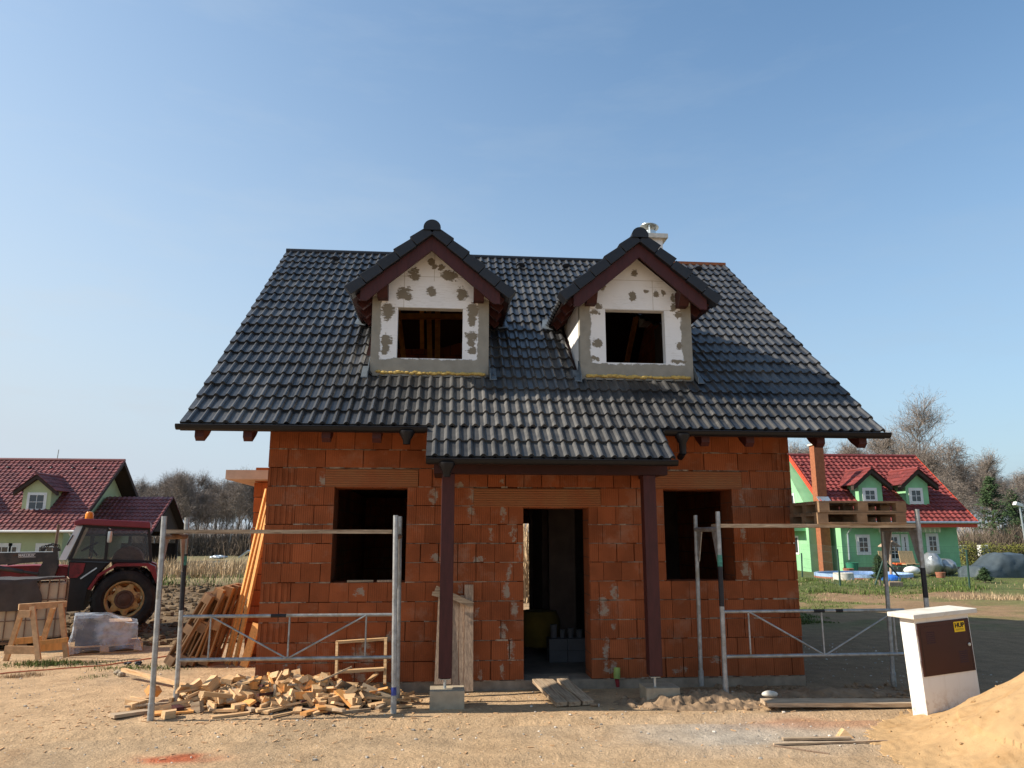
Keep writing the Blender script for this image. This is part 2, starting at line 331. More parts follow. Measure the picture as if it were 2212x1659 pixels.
M['rim'] = mat('yellow_rim', (0.50, 0.33, 0.13), 0.7, nsc=6, amt=0.3, col2=(0.22, 0.12, 0.06), n2=6, cover=(0.52, 0.64))
M['rust_hub'] = mat('brown_hub', (0.1, 0.055, 0.035), 0.8, nsc=12, amt=0.4)
M['tractor_red'] = mat('tractor_red', (0.20, 0.016, 0.02), 0.5, nsc=6, amt=0.25, col2=(0.09, 0.012, 0.012), n2=2.5)
M['tractor_roof'] = mat('tractor_cherry', (0.18, 0.027, 0.038), 0.5, nsc=4, amt=0.12)
M['tractor_black'] = mat('tractor_black', (0.015, 0.014, 0.014), 0.6, nsc=6, amt=0.4)
M['loader_gray'] = mat('loader_grey', (0.04, 0.036, 0.034), 0.6, nsc=6, amt=0.35, col2=(0.075, 0.058, 0.048), n2=3)
M['lettering'] = mat('white_lettering', (0.6, 0.6, 0.58), 0.7, amt=0.1)
M['amber'] = mat('amber_lens', (0.8, 0.25, 0.02), 0.25, amt=0.1)
M['hose'] = mat('red_hose', (0.42, 0.10, 0.04), 0.6, amt=0.15)
M['ibc'] = mat('tank_plastic', (0.48, 0.37, 0.25), 0.6, nsc=3, amt=0.2)
M['tarp'] = mat('brown_tarp', (0.055, 0.045, 0.04), 0.65, nsc=4, amt=0.35, bump=0.4, bsc=8)
M['brown_door'] = mat('brown_door', (0.045, 0.0125, 0.010), 0.4, nsc=2, amt=0.15, spec=0.3)
M['yellow'] = mat('yellow_sticker', (0.75, 0.5, 0.01), 0.5, amt=0.05)
M['black'] = mat('black_print', (0.012, 0.012, 0.012), 0.6, amt=0.1)
M['cap_stone'] = mat('cap_concrete', (0.62, 0.59, 0.52), 0.9, nsc=10, amt=0.12, bump=0.25, bsc=70, col2=(0.5, 0.46, 0.38), n2=4)
M['stone'] = mat('pale_stone', (0.5, 0.45, 0.38), 0.9, nsc=8, amt=0.3, tint=1)
M['sand'] = mat('builders_sand', (0.45, 0.29, 0.145), 0.95, nsc=5, amt=0.16, bump=1.0, bsc=90, col2=(0.36, 0.215, 0.095), n2=2.6, cover=(0.52, 0.72), spec=0.15)
M['mud'] = mat('dug_mud', (0.245, 0.168, 0.105), 0.95, nsc=5, amt=0.4, bump=1.0, bsc=25, spec=0.15)
M['mud_field'] = mat('field_soil', (0.15, 0.103, 0.06), 0.95, nsc=3, amt=0.4, spec=0.1)
M['grass'] = mat('grass_blades', (0.092, 0.130, 0.032), 0.8, nsc=2, amt=0.35, tint=1, spec=0.2)
M['reed'] = mat('dry_reed', (0.42, 0.31, 0.19), 0.9, nsc=1, amt=0.3, tint=1, spec=0.15)
M['bark'] = mat('grey_bark', (0.17, 0.135, 0.11), 0.9, nsc=4, amt=0.35)
M['birch'] = mat('birch_bark', (0.42, 0.38, 0.33), 0.9, nsc=5, amt=0.3, col2=(0.1, 0.08, 0.07), n2=4)
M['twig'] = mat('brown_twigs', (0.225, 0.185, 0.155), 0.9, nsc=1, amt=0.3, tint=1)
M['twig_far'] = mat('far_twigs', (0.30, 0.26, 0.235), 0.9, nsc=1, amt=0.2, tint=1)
M['twig_dark'] = mat('dark_twigs', (0.12, 0.09, 0.065), 0.9, nsc=1, amt=0.3, tint=1)
M['needle'] = mat('pine_needles', (0.045, 0.08, 0.028), 0.8, nsc=1, amt=0.35, tint=1)
M['hedge'] = mat('golden_hedge', (0.12, 0.12, 0.02), 0.8, nsc=1, amt=0.35, tint=1)
M['car_cover'] = mat('grey_car_cover', (0.055, 0.072, 0.082), 0.45, nsc=3, amt=0.25, bump=0.9, bsc=4)
M['silver_foil'] = mat('silver_foil', (0.34, 0.36, 0.37), 0.3, 0.6, nsc=3, amt=0.2, bump=1.0, bsc=7)
M['green_plastic'] = mat('green_plastic', (0.03, 0.19, 0.115), 0.45, amt=0.1)
M['pool_blue'] = mat('pool_blue', (0.30, 0.42, 0.62), 0.4, amt=0.25)
M['terracotta'] = mat('terracotta', (0.33, 0.13, 0.075), 0.85, amt=0.15)
M['stripe'] = mat('striped_cloth', (0.42, 0.3, 0.16), 0.9, nsc=20, amt=0.4)
M['post_green'] = mat('green_post', (0.02, 0.06, 0.045), 0.6, amt=0.15)
M['wire'] = mat('mesh_wire', (0.06, 0.10, 0.085), 0.6, amt=0.1)
M['blue_tarp'] = mat('blue_sheet', (0.03, 0.16, 0.6), 0.5, amt=0.2)
M['orange_cloth'] = mat('orange_cloth', (0.75, 0.12, 0.03), 0.8, amt=0.2)
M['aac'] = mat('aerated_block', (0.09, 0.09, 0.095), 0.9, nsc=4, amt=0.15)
M['slate'] = mat('slate_goods', (.10, .12, .15), .7, nsc=6, amt=.2)
M['goods'] = mat('pink_tiles', (.46, .30, .19), .9, nsc=9, amt=.2)
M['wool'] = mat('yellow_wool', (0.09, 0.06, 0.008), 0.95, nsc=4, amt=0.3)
M['awning'] = mat('awning_white', (0.62, 0.65, 0.5), 0.9, amt=0.12)

def clear_glass(name, tintc, alpha):
    m, t, b = base_mat(name)
    b.inputs['Base Color'].default_value = (*tintc, 1); b.inputs['Roughness'].default_value = 0.08
    tr = t.nodes.new('ShaderNodeBsdfTransparent'); mx = t.nodes.new('ShaderNodeMixShader'); mx.inputs[0].default_value = alpha
    t.links.new(tr.outputs[0], mx.inputs[1]); t.links.new(b.outputs[0], mx.inputs[2])
    t.links.new(mx.outputs[0], t.nodes['Material Output'].inputs[0]); return m
M['cab_glass'] = clear_glass('cab_glass', (0.10, 0.12, 0.13), 0.22)
def film_mat():
    m, t, b = base_mat('clear_film'); co = coords(t)
    b.inputs['Base Color'].default_value = (0.50, 0.56, 0.64, 1); b.inputs['Roughness'].default_value = 0.28
    tr = t.nodes.new('ShaderNodeBsdfTransparent'); mx = t.nodes.new('ShaderNodeMixShader')
    t.links.new(mrange(t, noi(t, co, 3.2, 5, 0.6), 0.42, 0.66, 0.16, 0.8), mx.inputs[0])
    bn = N(t, 'ShaderNodeBump', ins={'Strength': 0.9, 'Distance': 0.03, 'Height': noi(t, co, 7, 5, 0.6)}); t.links.new(bn.outputs[0], b.inputs['Normal'])
    t.links.new(tr.outputs[0], mx.inputs[1]); t.links.new(b.outputs[0], mx.inputs[2])
    t.links.new(mx.outputs[0], t.nodes['Material Output'].inputs[0]); return m
M['film'] = film_mat()

def eps_mat(name, conv, blobs, xl, xr, zt, zb, seams):
    m, t, b = base_mat(name)
    wp, g = warped(t, 5.5, 0.17, 9)
    bl = []
    for (a, q, ra, rb) in blobs:
        p = aty(conv(a, q), 10.68); bl.append((p.x, p.z, ra * 0.00155, rb * 0.00155))
    k = blob_mask(t, wp, bl)
    sx = N(t, 'ShaderNodeSeparateXYZ', ins={0: wp}).outputs
    kb = k
    side = mth(t, 'MAXIMUM', mrange(t, sx[0], xl - 0.005, xl + 0.005, 1, 0), mrange(t, sx[0], xr - 0.005, xr + 0.005, 0, 1))
    side = mth(t, 'MULTIPLY', side, mrange(t, sx[2], zt - 0.01, zt + 0.01, 1, 0))
    k = mth(t, 'MAXIMUM', k, side)
    k = mth(t, 'MAXIMUM', k, mrange(t, sx[2], zb - 0.005, zb + 0.005, 1, 0))
    f = mrange(t, noi(t, g, 6, 5), 0.3, 0.7, 0.85, 1.12)
    mort = mixc(t, 1.0, (0.27, 0.25, 0.205), N(t, 'ShaderNodeCombineColor', ins={0: f, 1: f, 2: f}).outputs[0], 'MULTIPLY')
    mort = mixc(t, mth(t, 'MULTIPLY', kb, 0.75), mort, (0.185, 0.15, 0.10))
    f2 = mrange(t, noi(t, g, 3, 3), 0.3, 0.7, 0.93, 1.03)
    kb2 = mrange(t, noi(t, N(t, 'ShaderNodeMapping', ins={0: g, 3: (9, 1, 60)}).outputs[0], 1.0, 5, 0.7), 0.5, 0.62, 0.0, 0.25)
    wh = mixc(t, 1.0, (0.78, 0.77, 0.75), N(t, 'ShaderNodeCombineColor', ins={0: f2, 1: f2, 2: f2}).outputs[0], 'MULTIPLY')
    gs_ = N(t, 'ShaderNodeSeparateXYZ', ins={0: g}).outputs
    for ax, v, lo_ in seams:
        ln = mrange(t, mth(t, 'ABSOLUTE', mth(t, 'SUBTRACT', gs_[ax], v)), 0.003, 0.006, 0.55, 0)
        if lo_: ln = mth(t, 'MULTIPLY', ln, mrange(t, gs_[2], lo_[0], lo_[0] + .004, 0, 1)); ln = mth(t, 'MULTIPLY', ln, mrange(t, gs_[2], lo_[1], lo_[1] + .004, 1, 0))
        wh = mixc(t, ln, wh, (0.30, 0.24, 0.14))
    smg = mth(t, 'MULTIPLY', kb2, mrange(t, noi(t, g, 2.2, 3), 0.45, 0.6, 0, 1)); wh = mixc(t, smg, wh, (0.36, 0.32, 0.24))
    t.links.new(mixc(t, k, wh, mort), b.inputs['Base Color']); b.inputs['Roughness'].default_value = 0.9
    h = mth(t, 'ADD', mth(t, 'MULTIPLY', k, 0.6), mth(t, 'MULTIPLY', noi(t, g, 45, 4), 0.3))
    bn = N(t, 'ShaderNodeBump', ins={'Strength': 0.6, 'Distance': 0.01, 'Height': h}); t.links.new(bn.outputs[0], b.inputs['Normal'])
    return m
M['eps_l'] = eps_mat('polystyrene_left', c3, [(705, 585, 52, 68), (1030, 592, 68, 58), (610, 750, 68, 62), (650, 790, 40, 30), (865, 735, 44, 47), (1140, 760, 54, 62), (848, 465, 30, 36), (885, 510, 32, 24), (955, 515, 30, 48),
    (465, 900, 58, 66), (450, 965, 32, 46), (450, 1185, 45, 58), (438, 1262, 40, 40), (1240, 910, 52, 70), (1230, 995, 38, 60), (1225, 1140, 58, 48), (1232, 1280, 48, 36), (1225, 1205, 40, 44)], -0.965, 0.455, 5.49, 4.56, [(0, -.64, (5.33, 6.4)), (0, -.2, (5.75, 6.4)), (2, 5.82, None), (2, 5.335, None)])
M['eps_r'] = eps_mat('polystyrene_right', c4, [(912, 575, 32, 28), (635, 700, 26, 28), (898, 775, 34, 40), (1030, 740, 30, 20), (1115, 760, 29, 34), (1190, 755, 22, 30), (1275, 800, 22, 44), (592, 868, 28, 34), (560, 930, 44, 28), (1265, 880, 34, 44), (1325, 945, 40, 34),
    (575, 1210, 44, 50), (1335, 1232, 32, 30), (1310, 1375, 80, 16), (560, 1345, 40, 22)], 2.145, 3.545, 5.49, 4.545, [(2, 5.86, None), (0, 3.115, (5.39, 5.86)), (2, 5.395, None)])

# ------------------------------------------------------------------ ground
def gz(x, y):
    s = sst(-2.5, -5.5, x) if x < -2.5 else 0.0
    z = 0.06 - s * .14 * math.exp(-((y - 17.3) / 2.6) ** 2)
    z += 0.1 * sst(12, 36, y) * max(sst(4, 9, x), s)
    far = sst(14, 24, y)
    for (yr_, am) in ((8.45, .05), (7.0, .045)):
        q = y - yr_ - .14 * sin(x * .5 + yr_) - .12 * x * .3
        if abs(q) < .5: z -= am * math.exp(-(q / .12) ** 2) * (.6 + .8 * nz(x, y, 31, .9)) - am * .5 * math.exp(-((abs(q) - .22) / .08) ** 2)
    z += nz(x, y, 0, 0.45) * (0.012 + 0.09 * far) + nz(x, y, 3, 1.7) * (0.007 + 0.03 * far) + nz(x, y, 8, 5.0) * (0.005 + 0.012 * far)
    z += 0.12 * math.exp(-((y - 33) / 2.5) ** 2) * s
    return z
def soil(x, y):
    n1 = nz(x, y, 11, 0.5); n2 = nz(x, y, 17, 1.6); n3 = nz(x, y, 23, 0.17)
    c = V3((0.47, 0.322, 0.188))
    c = c.lerp(V3((0.385, 0.275, 0.17)), sst(0.0, 0.5, n1 + n2 * .5) * .8)
    # trodden darker earth right of and beside the house
    k = sst(2.2, 4.2, x + n2 * .8) * sst(8.7, 9.6, y + n1 * .5)
    c = c.lerp(V3((0.25, 0.163, 0.094)), k * .9)
    k = sst(3.0, 5.0, x) * sst(10.5, 13, y); c = c.lerp(V3((0.265, 0.172, 0.096)), k)
    # ploughed field on the left
    k = sst(-2.6, -4.2, x) * sst(14.6, 16.2, y + n1 * .7); c = c.lerp(V3((0.135, 0.092, 0.053)).lerp(V3((0.23, 0.16, 0.095)), sst(-.1, .6, n1 + n2)), k)
    # grass and weeds
    k = sst(6, 9, x) * sst(14, 19, y) * sst(0.0, 0.45, n1 + n2 * .6); c = c.lerp(V3((0.13, 0.145, 0.05)), k * .8)
    k = sst(8, 11, x) * sst(24, 27, y + n1 * 2); c = c.lerp(V3((0.105, 0.122, 0.042)), k)
    k = sst(29.5, 33, y) * sst(-2, -6, x); c = c.lerp(V3((0.30, 0.24, 0.13)), k)
    k = sst(55, 70, y); c = c.lerp(V3((0.17, 0.15, 0.08)), k)
    # greyer cement dust patch in front right, red brick dust spot in front left
    g = math.exp(-(((x - 3.2) / 1.3) ** 2 + ((y - 7.9) / .6) ** 2)); c = c.lerp(V3((0.42, 0.36, 0.29)), min(1, g * (1 + n2)))
    q = RED; g = math.exp(-(((x - q.x) / .30) ** 2 + ((y - q.y) / .13) ** 2)) * (1.1 + 2.2 * nz(x, y, 5, 5)); c = c.lerp(V3((0.40, 0.095, 0.04)), max(0, min(.9, g)))
    q = RED2; g = math.exp(-(((x - q.x) / .9) ** 2 + ((y - q.y) / .25) ** 2)) * (.6 + 1.5 * n2); c = c.lerp(V3((0.40, 0.18, 0.09)), max(0, min(.6, g)))
    return c
RED = atz((388, 1640)); RED2 = atz((1800, 1560))
def axis(a, b, st, lo, hi, gr=1.13):
    v = [a + i * st for i in range(int(round((b - a) / st)) + 1)]
    s = st; x = v[-1]
    while x < hi: s *= gr; x += s; v.append(x)
    s = st; x = v[0]; pre = []
    while x > lo: s *= gr; x -= s; pre.append(x)
    return pre[::-1] + v
gx = axis(-9.5, 10.5, 0.07, -900, 900); gy = axis(5.5, 15.5, 0.07, -60, 1500, 1.06)
gv = [(x, y, gz(x, y)) for y in gy for x in gx]
W_ = len(gx)
gf = [(j * W_ + i, j * W_ + i + 1, (j + 1) * W_ + i + 1, (j + 1) * W_ + i) for j in range(len(gy) - 1) for i in range(W_ - 1)]
me = bpy.data.meshes.new('ground'); me.from_pydata(gv, [], gf)
ca = me.color_attributes.new('soil', 'FLOAT_COLOR', 'POINT')
buf = []
for (x, y, z) in gv:
    c = soil(x, y) if y < 120 and abs(x) < 120 else V3((0.16, 0.14, 0.08)); buf += [c.x, c.y, c.z, 1]
ca.data.foreach_set('color', buf)
for p in me.polygons: p.use_smooth = True
gm, t, b = base_mat('earth')
at = t.nodes.new('ShaderNodeVertexColor'); at.layer_name = 'soil'; co = coords(t, True)
f = mth(t, 'MULTIPLY', mrange(t, noi(t, co, 3.2, 8, 0.7), 0.28, 0.72, 0.72, 1.25), mrange(t, noi(t, co, 42, 4, 0.7), 0.25, 0.75, 0.72, 1.28))
c = mixc(t, 1.0, at.outputs[0], N(t, 'ShaderNodeCombineColor', ins={0: f, 1: f, 2: f}).outputs[0], 'MULTIPLY')
c = mixc(t, mrange(t, noi(t, co, 1.1, 9, 0.72), 0.56, 0.70, 0, 0.55), c, (0.25, 0.15, 0.08))
c = mixc(t, mrange(t, noi(t, co, 75, 2, 0.6), 0.68, 0.76, 0, 0.6), c, (0.55, 0.46, 0.34))
t.links.new(c, b.inputs['Base Color']); b.inputs['Roughness'].default_value = 0.95; b.inputs['Specular IOR Level'].default_value = 0.12
h = mth(t, 'ADD', noi(t, co, 9, 4, 0.6), mth(t, 'MULTIPLY', noi(t, co, 55, 6, 0.7), 0.55))
bn = N(t, 'ShaderNodeBump', ins={'Strength': 1.0, 'Distance': 0.035, 'Height': h}); t.links.new(bn.outputs[0], b.inputs['Normal'])
me.materials.append(gm); go = bpy.data.objects.new('ground', me); COL.objects.link(go); tag(go, kind='structure')

# pebbles, clods and chips lying on the yard
mb = MB()
for i in range(2400):
    y = random.uniform(6.8, 14); x = random.uniform(-9 if y > 9 else -6, 8)
    if -2.4 < x < 4.95 and y > 10.2: continue
    r = 0.004 + 0.014 * random.random() ** 4
    mb.ball((x, y, gz(x, y) + r * .3), r, (random.uniform(.8, 1.5), random.uniform(.7, 1.2), .7), 5, 4, 0.25, random.choice((.7, .8, .9, 1.1, 1.4)))
tag(mb.build('gravel', M['stone'], recalc=False), kind='stuff')

# chips and splinters trodden into the yard
mb = MB()
for i in range(560):
    if i < 380: x, y = random.gauss(-2.0, 1.3), random.gauss(9.1, .5)
    else: x, y = random.uniform(-6, 6), random.uniform(7, 10)
    if y > 10.2 or y < 6.9: continue
    az = random.uniform(0, pi); L = random.uniform(.015, .07); d = V3((cos(az), sin(az), random.uniform(-.1, .1))) * L; mb.bar((x, y, gz(x, y) + .006), V3((x, y, gz(x, y) + .008)) + d, random.uniform(.006, .02), .006, tint=random.uniform(1.0, 1.4))
tag(mb.build('wood_chips', M['pine_plain'], recalc=False), kind='stuff')

# ------------------------------------------------------------------ tiled roof surfaces
PROF = [(0, 0), (.068, .0), (.078, .010), (.090, .026), (.108, .034), (.126, .026), (.140, .008), (.15, .0)]
PROF_LO = [(0, 0), (.06, 0), (.09, .028), (.125, .028), (.15, 0)]
def tiles(mb, o, ud, vd, ulen, rows, rl, wave=.15, prof=PROF, lift=.03, keep=None, u0=0.0, trange=(.75, 1.3), hs=1.0):
    o, ud, vd = V3(o), V3(ud).normalized(), V3(vd).normalized(); n = ud.cross(vd).normalized()
    if n.z < 0: n = -n
    prof = [(a_, b_ * hs) for a_, b_ in prof]
    cols = max(1, int(round(ulen / wave))); sc = ulen / cols / .15
    for r in range(rows):
        va, vb = r * rl, (r + 1) * rl + .01
        for cidx in range(cols):
            if cidx % 2 == 0: tn = random.uniform(*trange); dl = random.uniform(-.006, .005) * (wave < .2); du = random.uniform(-.004, .004)
            us = [u0 + (cidx * .15 + p[0]) * sc for p in prof]
            ctr = o + ud * us[len(us) // 2] + vd * (va + rl / 2)
            if keep and not keep(ctr): continue
            k = len(prof)
            low = [o + ud * u_ + vd * (va + du) + n * (p[1] + lift + dl) for u_, p in zip(us, prof)]
            up = [o + ud * u_ + vd * vb + n * (p[1] - .002) for u_, p in zip(us, prof)]
            bot = [o + ud * u_ + vd * (va + .004) + n * (p[1] - .012) for u_, p in zip(us, prof)]
            vs = bot + low + up
            fs = [(i, i + 1, k + i + 1, k + i) for i in range(k - 1)] + [(k + i, k + i + 1, 2 * k + i + 1, 2 * k + i) for i in range(k - 1)]
            fs += [(0, k, 2 * k), (k - 1, 3 * k - 1, 2 * k - 1)]
            mb.add(vs, fs, tn)
    return mb

# ================================================================== BRICK HOUSE UNDER CONSTRUCTION
SL = radians(39.54); TS, CS, SS = tan(SL), cos(SL), sin(SL)
YE, ZE, RUN = 9.5935, 3.465, 5.239
XL, XR = -3.30, 5.952; PXL, PXR, PDN = -0.226, 2.849, 0.544
WL, WR = -2.353, 4.908; YB = 2 * (YE + RUN) - YW; YR = YE + RUN; ZRIDGE = ZE + RUN * TS
SLOPE = RUN / CS
def zroof(y): return ZE + (y - YE) * TS
house = thing('brick_house', (1.28, YW, 0.06), 'unfinished orange block house with black tiled roof and two dormers', 'house')
OPEN = {}   # openings of the front wall: x0, x1, z0, z1
def rect(fn, a, b_, c_, d_): p = aty(fn(a, b_), YW); q = aty(fn(c_, d_), YW); return p.x, q.x, q.z, p.z
L_WIN = (-1.467, -0.495, 1.435, 2.672); R_WIN = (3.045, 4.026, 1.435, 2.672); DOOR = (1.081, 1.985, 0.185, 2.412)
OPENS = [L_WIN, R_WIN, DOOR]
LINT = [(-1.597, -0.35, 2.685, 2.925), (2.931, 4.184, 2.685, 2.925), (0.40, 2.16, 2.425, 2.672)]
mb = MB(); mo = MB()
COURSE = .25; ncourse = 15; tooth_rows = (2, 4, 6, 8, 10)
def ribs(x0, x1, z0, z1, tn):
    n = max(3, int((x1 - x0) / .036)); wd = (x1 - x0) / n
    for k in range(n):
        d = 0.0 if k % 2 == 0 else 0.014
        mb.box(x0 + k * wd, x0 + (k + 1) * wd, YW + d, YW + .04, z0, z1, tn * random.uniform(.93, 1.05))
for i in range(ncourse):
    z0 = ZB + i * COURSE; z1 = z0 + COURSE
    if z0 > 3.72: break
    zc = (z0 + z1) / 2
    cuts = []
    for (a, b_, c_, d_) in OPENS:
        if c_ - .06 < zc < d_ + .02: cuts.append((a, b_))
    for (a, b_, c_, d_) in LINT:
        if c_ - .02 < zc < d_ + .02: cuts.append((a, b_))
    cuts.sort()
    segs = []; x = WL
    for a, b_ in cuts:
        if a > x: segs.append((x, a))
        x = max(x, b_)
    segs.append((x, WR))
    for (a, b_) in segs:
        x = a; first = True
        big = i == 11
        while x < b_ - .012:
            if first:
                if abs(a - WL) < 1e-6: bw = .38 if i in tooth_rows else (.25 if i % 2 else .13)
                else: bw = random.choice((.125, .19, .25))
                if i in (0,): bw = .25
            else: bw = .5 if big and random.random() < .8 else .25
            e = min(b_, x + bw)
            if b_ - e < .07: e = b_
            tn = random.choice((random.uniform(.92, 1.07), random.uniform(.92, 1.07), random.uniform(.80, 1.18)))
            g0 = .005 if random.random() > .13 else random.uniform(.011, .022)
            zz0 = z0 + .008; zz1 = z1 - random.choice((.002, .003, .004)); dy = random.uniform(-.003, .004)
            x0 = x + (0 if first and abs(x - WL) < 1e-6 else g0 / 2); x1 = e - (g0 / 2 if e < b_ else 0)
            if abs(a - WL) < 1e-6 and first and i in tooth_rows: ribs(x0 + random.uniform(-.006, .006), x1, zz0, zz1, tn)
            elif e > WR - .01 and i % 2: ribs(x0, x1, zz0, zz1, tn * .92)
            else: mb.box(x0, x1, YW + dy, YW + .04, zz0, zz1, tn)
            x = e; first = False
        # bed joint: patchy recessed mortar, squeezed out here and there
        x = a
        while x < b_:
            e = min(b_, x + random.uniform(.05, .22)); r_ = random.random()
            if r_ < .72: mo.box(x, e, YW + random.uniform(-.005, .016), YW + .04, z0 - random.uniform(.002, .008), z0 + random.uniform(.005, .016), random.uniform(.6, 1.15))
            x = e
mb.build('front_wall', M['brick'], house)
fw = [o for o in house.children if o.name.startswith('front_wall')][0]
tag(mo.build('mortar', M['mortar'], fw), kind='stuff')
# body of the front wall behind the block faces
mb = MB(); y0, y1 = YW + .04, YW + .44
mb.box(WL + .004, L_WIN[0], y0, y1, ZB, 3.75, .45).box(L_WIN[1], DOOR[0], y0, y1, ZB, 3.75, .45).box(DOOR[1], R_WIN[0], y0, y1, ZB, 3.75).box(R_WIN[1], WR - .004, y0, y1, ZB, 3.75)
for o_ in (L_WIN, R_WIN): mb.box(o_[0], o_[1], y0, y1, ZB, o_[2] - .002).box(o_[0], o_[1], y0, y1, o_[3], 3.75)
mb.box(DOOR[0], DOOR[1], y0, y1, DOOR[3], 3.75)
mb.build('wall_core', M['brick_plain'], house)
for (a, b_, c_, d_) in LINT:
    mb = MB(); mb.box(a + .003, b_ - .003, YW - .002, YW + .04, c_, d_); mb.build('lintel', M['lintel'], house)
MB().box(WL + .02, WR - .02, YW + .03, YB - .03, -.4, ZB - .002).box(WL - .01, WR + .012, YW + .012, YW + .03, -.4, ZB - .004).build('plinth', M['plinth'], house)
gapL = (12.0, 13.2, 4.6, 5.6)
for s in (0, 1):
    xa, xb = (WL, WL + .44) if s == 0 else (WR - .44, WR)
    mb = MB().box(xa, xb, y1, YB - .44, ZB, 3.7); mb.build('side_wall', M['brick_plain'], house)
    zt = lambda y: (zroof(y) if y < YR else 2 * ZRIDGE - zroof(y)) - .12
    def gpoly(ya, yb, zb): 
        pts = [(xa, ya, zb), (xa, ya, zt(ya))] + ([(xa, YR, zt(YR))] if ya < YR < yb else []) + [(xa, yb, zt(yb)), (xa, yb, zb)]
        mg.prism(pts, (xb - xa, 0, 0))
    mg = MB()
    if s == 0:
        gpoly(YW + .46, 13.6, 3.702); gpoly(15.2, YB - .46, 3.702)
        mg.box(xa, xb, 13.6, 15.2, 3.702, 4.5); mg.prism([(xa, 13.6, 6.0), (xa, 13.6, zt(13.6)), (xa, YR, zt(YR)), (xa, 15.2, zt(15.2)), (xa, 15.2, 6.0)], (xb - xa, 0, 0))  # opening in this unseen gable, added to let sun into the attic
    else: gpoly(YW + .46, YB - .46, 3.702)
    mg.build('gable_wall', M['brick_plain'], house)
# rear wall with a tall opening (daylight seen through the doorway)
p0 = aty((1129, 1131), YB); p1 = aty((1146, 1333), YB)
rx0, rx1 = p0.x - .9, p1.x + .5; rz0, rz1 = p1.z, p0.z
MB().box(WL, rx0, YB - .44, YB, ZB, 3.7).box(rx1, WR, YB - .44, YB, ZB, 3.7).box(rx0, rx1, YB - .44, YB, ZB, rz0).box(rx0, rx1, YB - .44, YB, rz1, 3.7).build('rear_wall', M['brick_plain'], house)
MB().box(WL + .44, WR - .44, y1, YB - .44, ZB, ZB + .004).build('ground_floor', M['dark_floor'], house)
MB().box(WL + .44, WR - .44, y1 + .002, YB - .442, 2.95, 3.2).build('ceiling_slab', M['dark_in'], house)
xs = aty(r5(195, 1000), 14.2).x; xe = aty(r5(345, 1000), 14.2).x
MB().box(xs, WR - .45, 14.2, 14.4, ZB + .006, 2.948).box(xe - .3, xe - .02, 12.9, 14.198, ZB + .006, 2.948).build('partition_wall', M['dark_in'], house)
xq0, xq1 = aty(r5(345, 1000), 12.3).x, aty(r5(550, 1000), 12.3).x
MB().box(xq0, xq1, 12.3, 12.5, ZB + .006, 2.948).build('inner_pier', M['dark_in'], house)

# ---- roof
DORM = [(-0.24, .857, 'l'), (2.838, .857, 'r')]
YD, YDF = 10.68, 10.30; ZA = 6.45; DT = tan(radians(40.3)); DHALF = 1.165
def zdorm(x, xc): return ZA - abs(x - xc) * DT
def keep_main(c_):
    for xc, hf, _ in DORM:
        if abs(c_.x - xc) < hf - .02 and c_.y > YD + .02 and c_.z < zdorm(c_.x, xc) - .02: return False
        if abs(c_.x - xc) < hf + .02 and c_.y > YD + .45 and c_.z < zdorm(c_.x, xc) - .25: return False
    return True
tm = MB()
tiles(tm, (XL, YE, ZE - .055), (1, 0, 0), (0, CS, SS), XR - XL, 20, SLOPE / 20, keep=keep_main, trange=(.6, 1.55))
tiles(tm, (PXL, YE - PDN, ZE - PDN * TS - .055), (1, 0, 0), (0, CS, SS), PXR - PXL, 2, PDN / CS / 2)
tiles(tm, (XL, 2 * YR - YE, ZE - .055), (1, 0, 0), (0, -CS, SS), XR - XL, 20, SLOPE / 20, prof=PROF_LO)
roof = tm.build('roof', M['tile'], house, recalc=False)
um = MB(); st = .1
def under(xa, xb, v0, v1, keep=None, front=True):
    nx, nv = int((xb - xa) / st), int((v1 - v0) / st); dx, dv = (xb - xa) / nx, (v1 - v0) / nv
    for i in range(nx):
        for j in range(nv):
            pts = []
            for (a, b_) in ((i, j), (i + 1, j), (i + 1, j + 1), (i, j + 1)):
                v = v0 + b_ * dv; y = YE + v * CS; z = ZE + v * SS - .105
                pts.append((xa + a * dx, y if front else 2 * YR - y, z))
            ce = sum((V3(p) for p in pts), V3()) / 4; ce.z += .05
            if keep and not keep(ce): continue
            um.quad(*pts)
under(XL + .03, XR - .03, .06, SLOPE, keep_main); under(PXL + .03, PXR - .03, -PDN / CS + .05, .06)
um.quad((XL + .03, 2 * YR - YE - .05, ZE - .09), (XR - .03, 2 * YR - YE - .05, ZE - .09), (XR - .03, YR, ZRIDGE - .13), (XL + .03, YR, ZRIDGE - .13))
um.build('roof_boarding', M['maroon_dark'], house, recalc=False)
# ridge: dark cap line, bare red batten at the right end
MB().tube((XL, YR, ZRIDGE - .045), (4.2, YR, ZRIDGE - .045), .055, 12).build('ridge_cap', M['tile_new'], house)
MB().box(4.2, XR, YR - .03, YR + .03, ZRIDGE - .06, ZRIDGE + .005).build('ridge_batten', M['chimney_brick'], house)
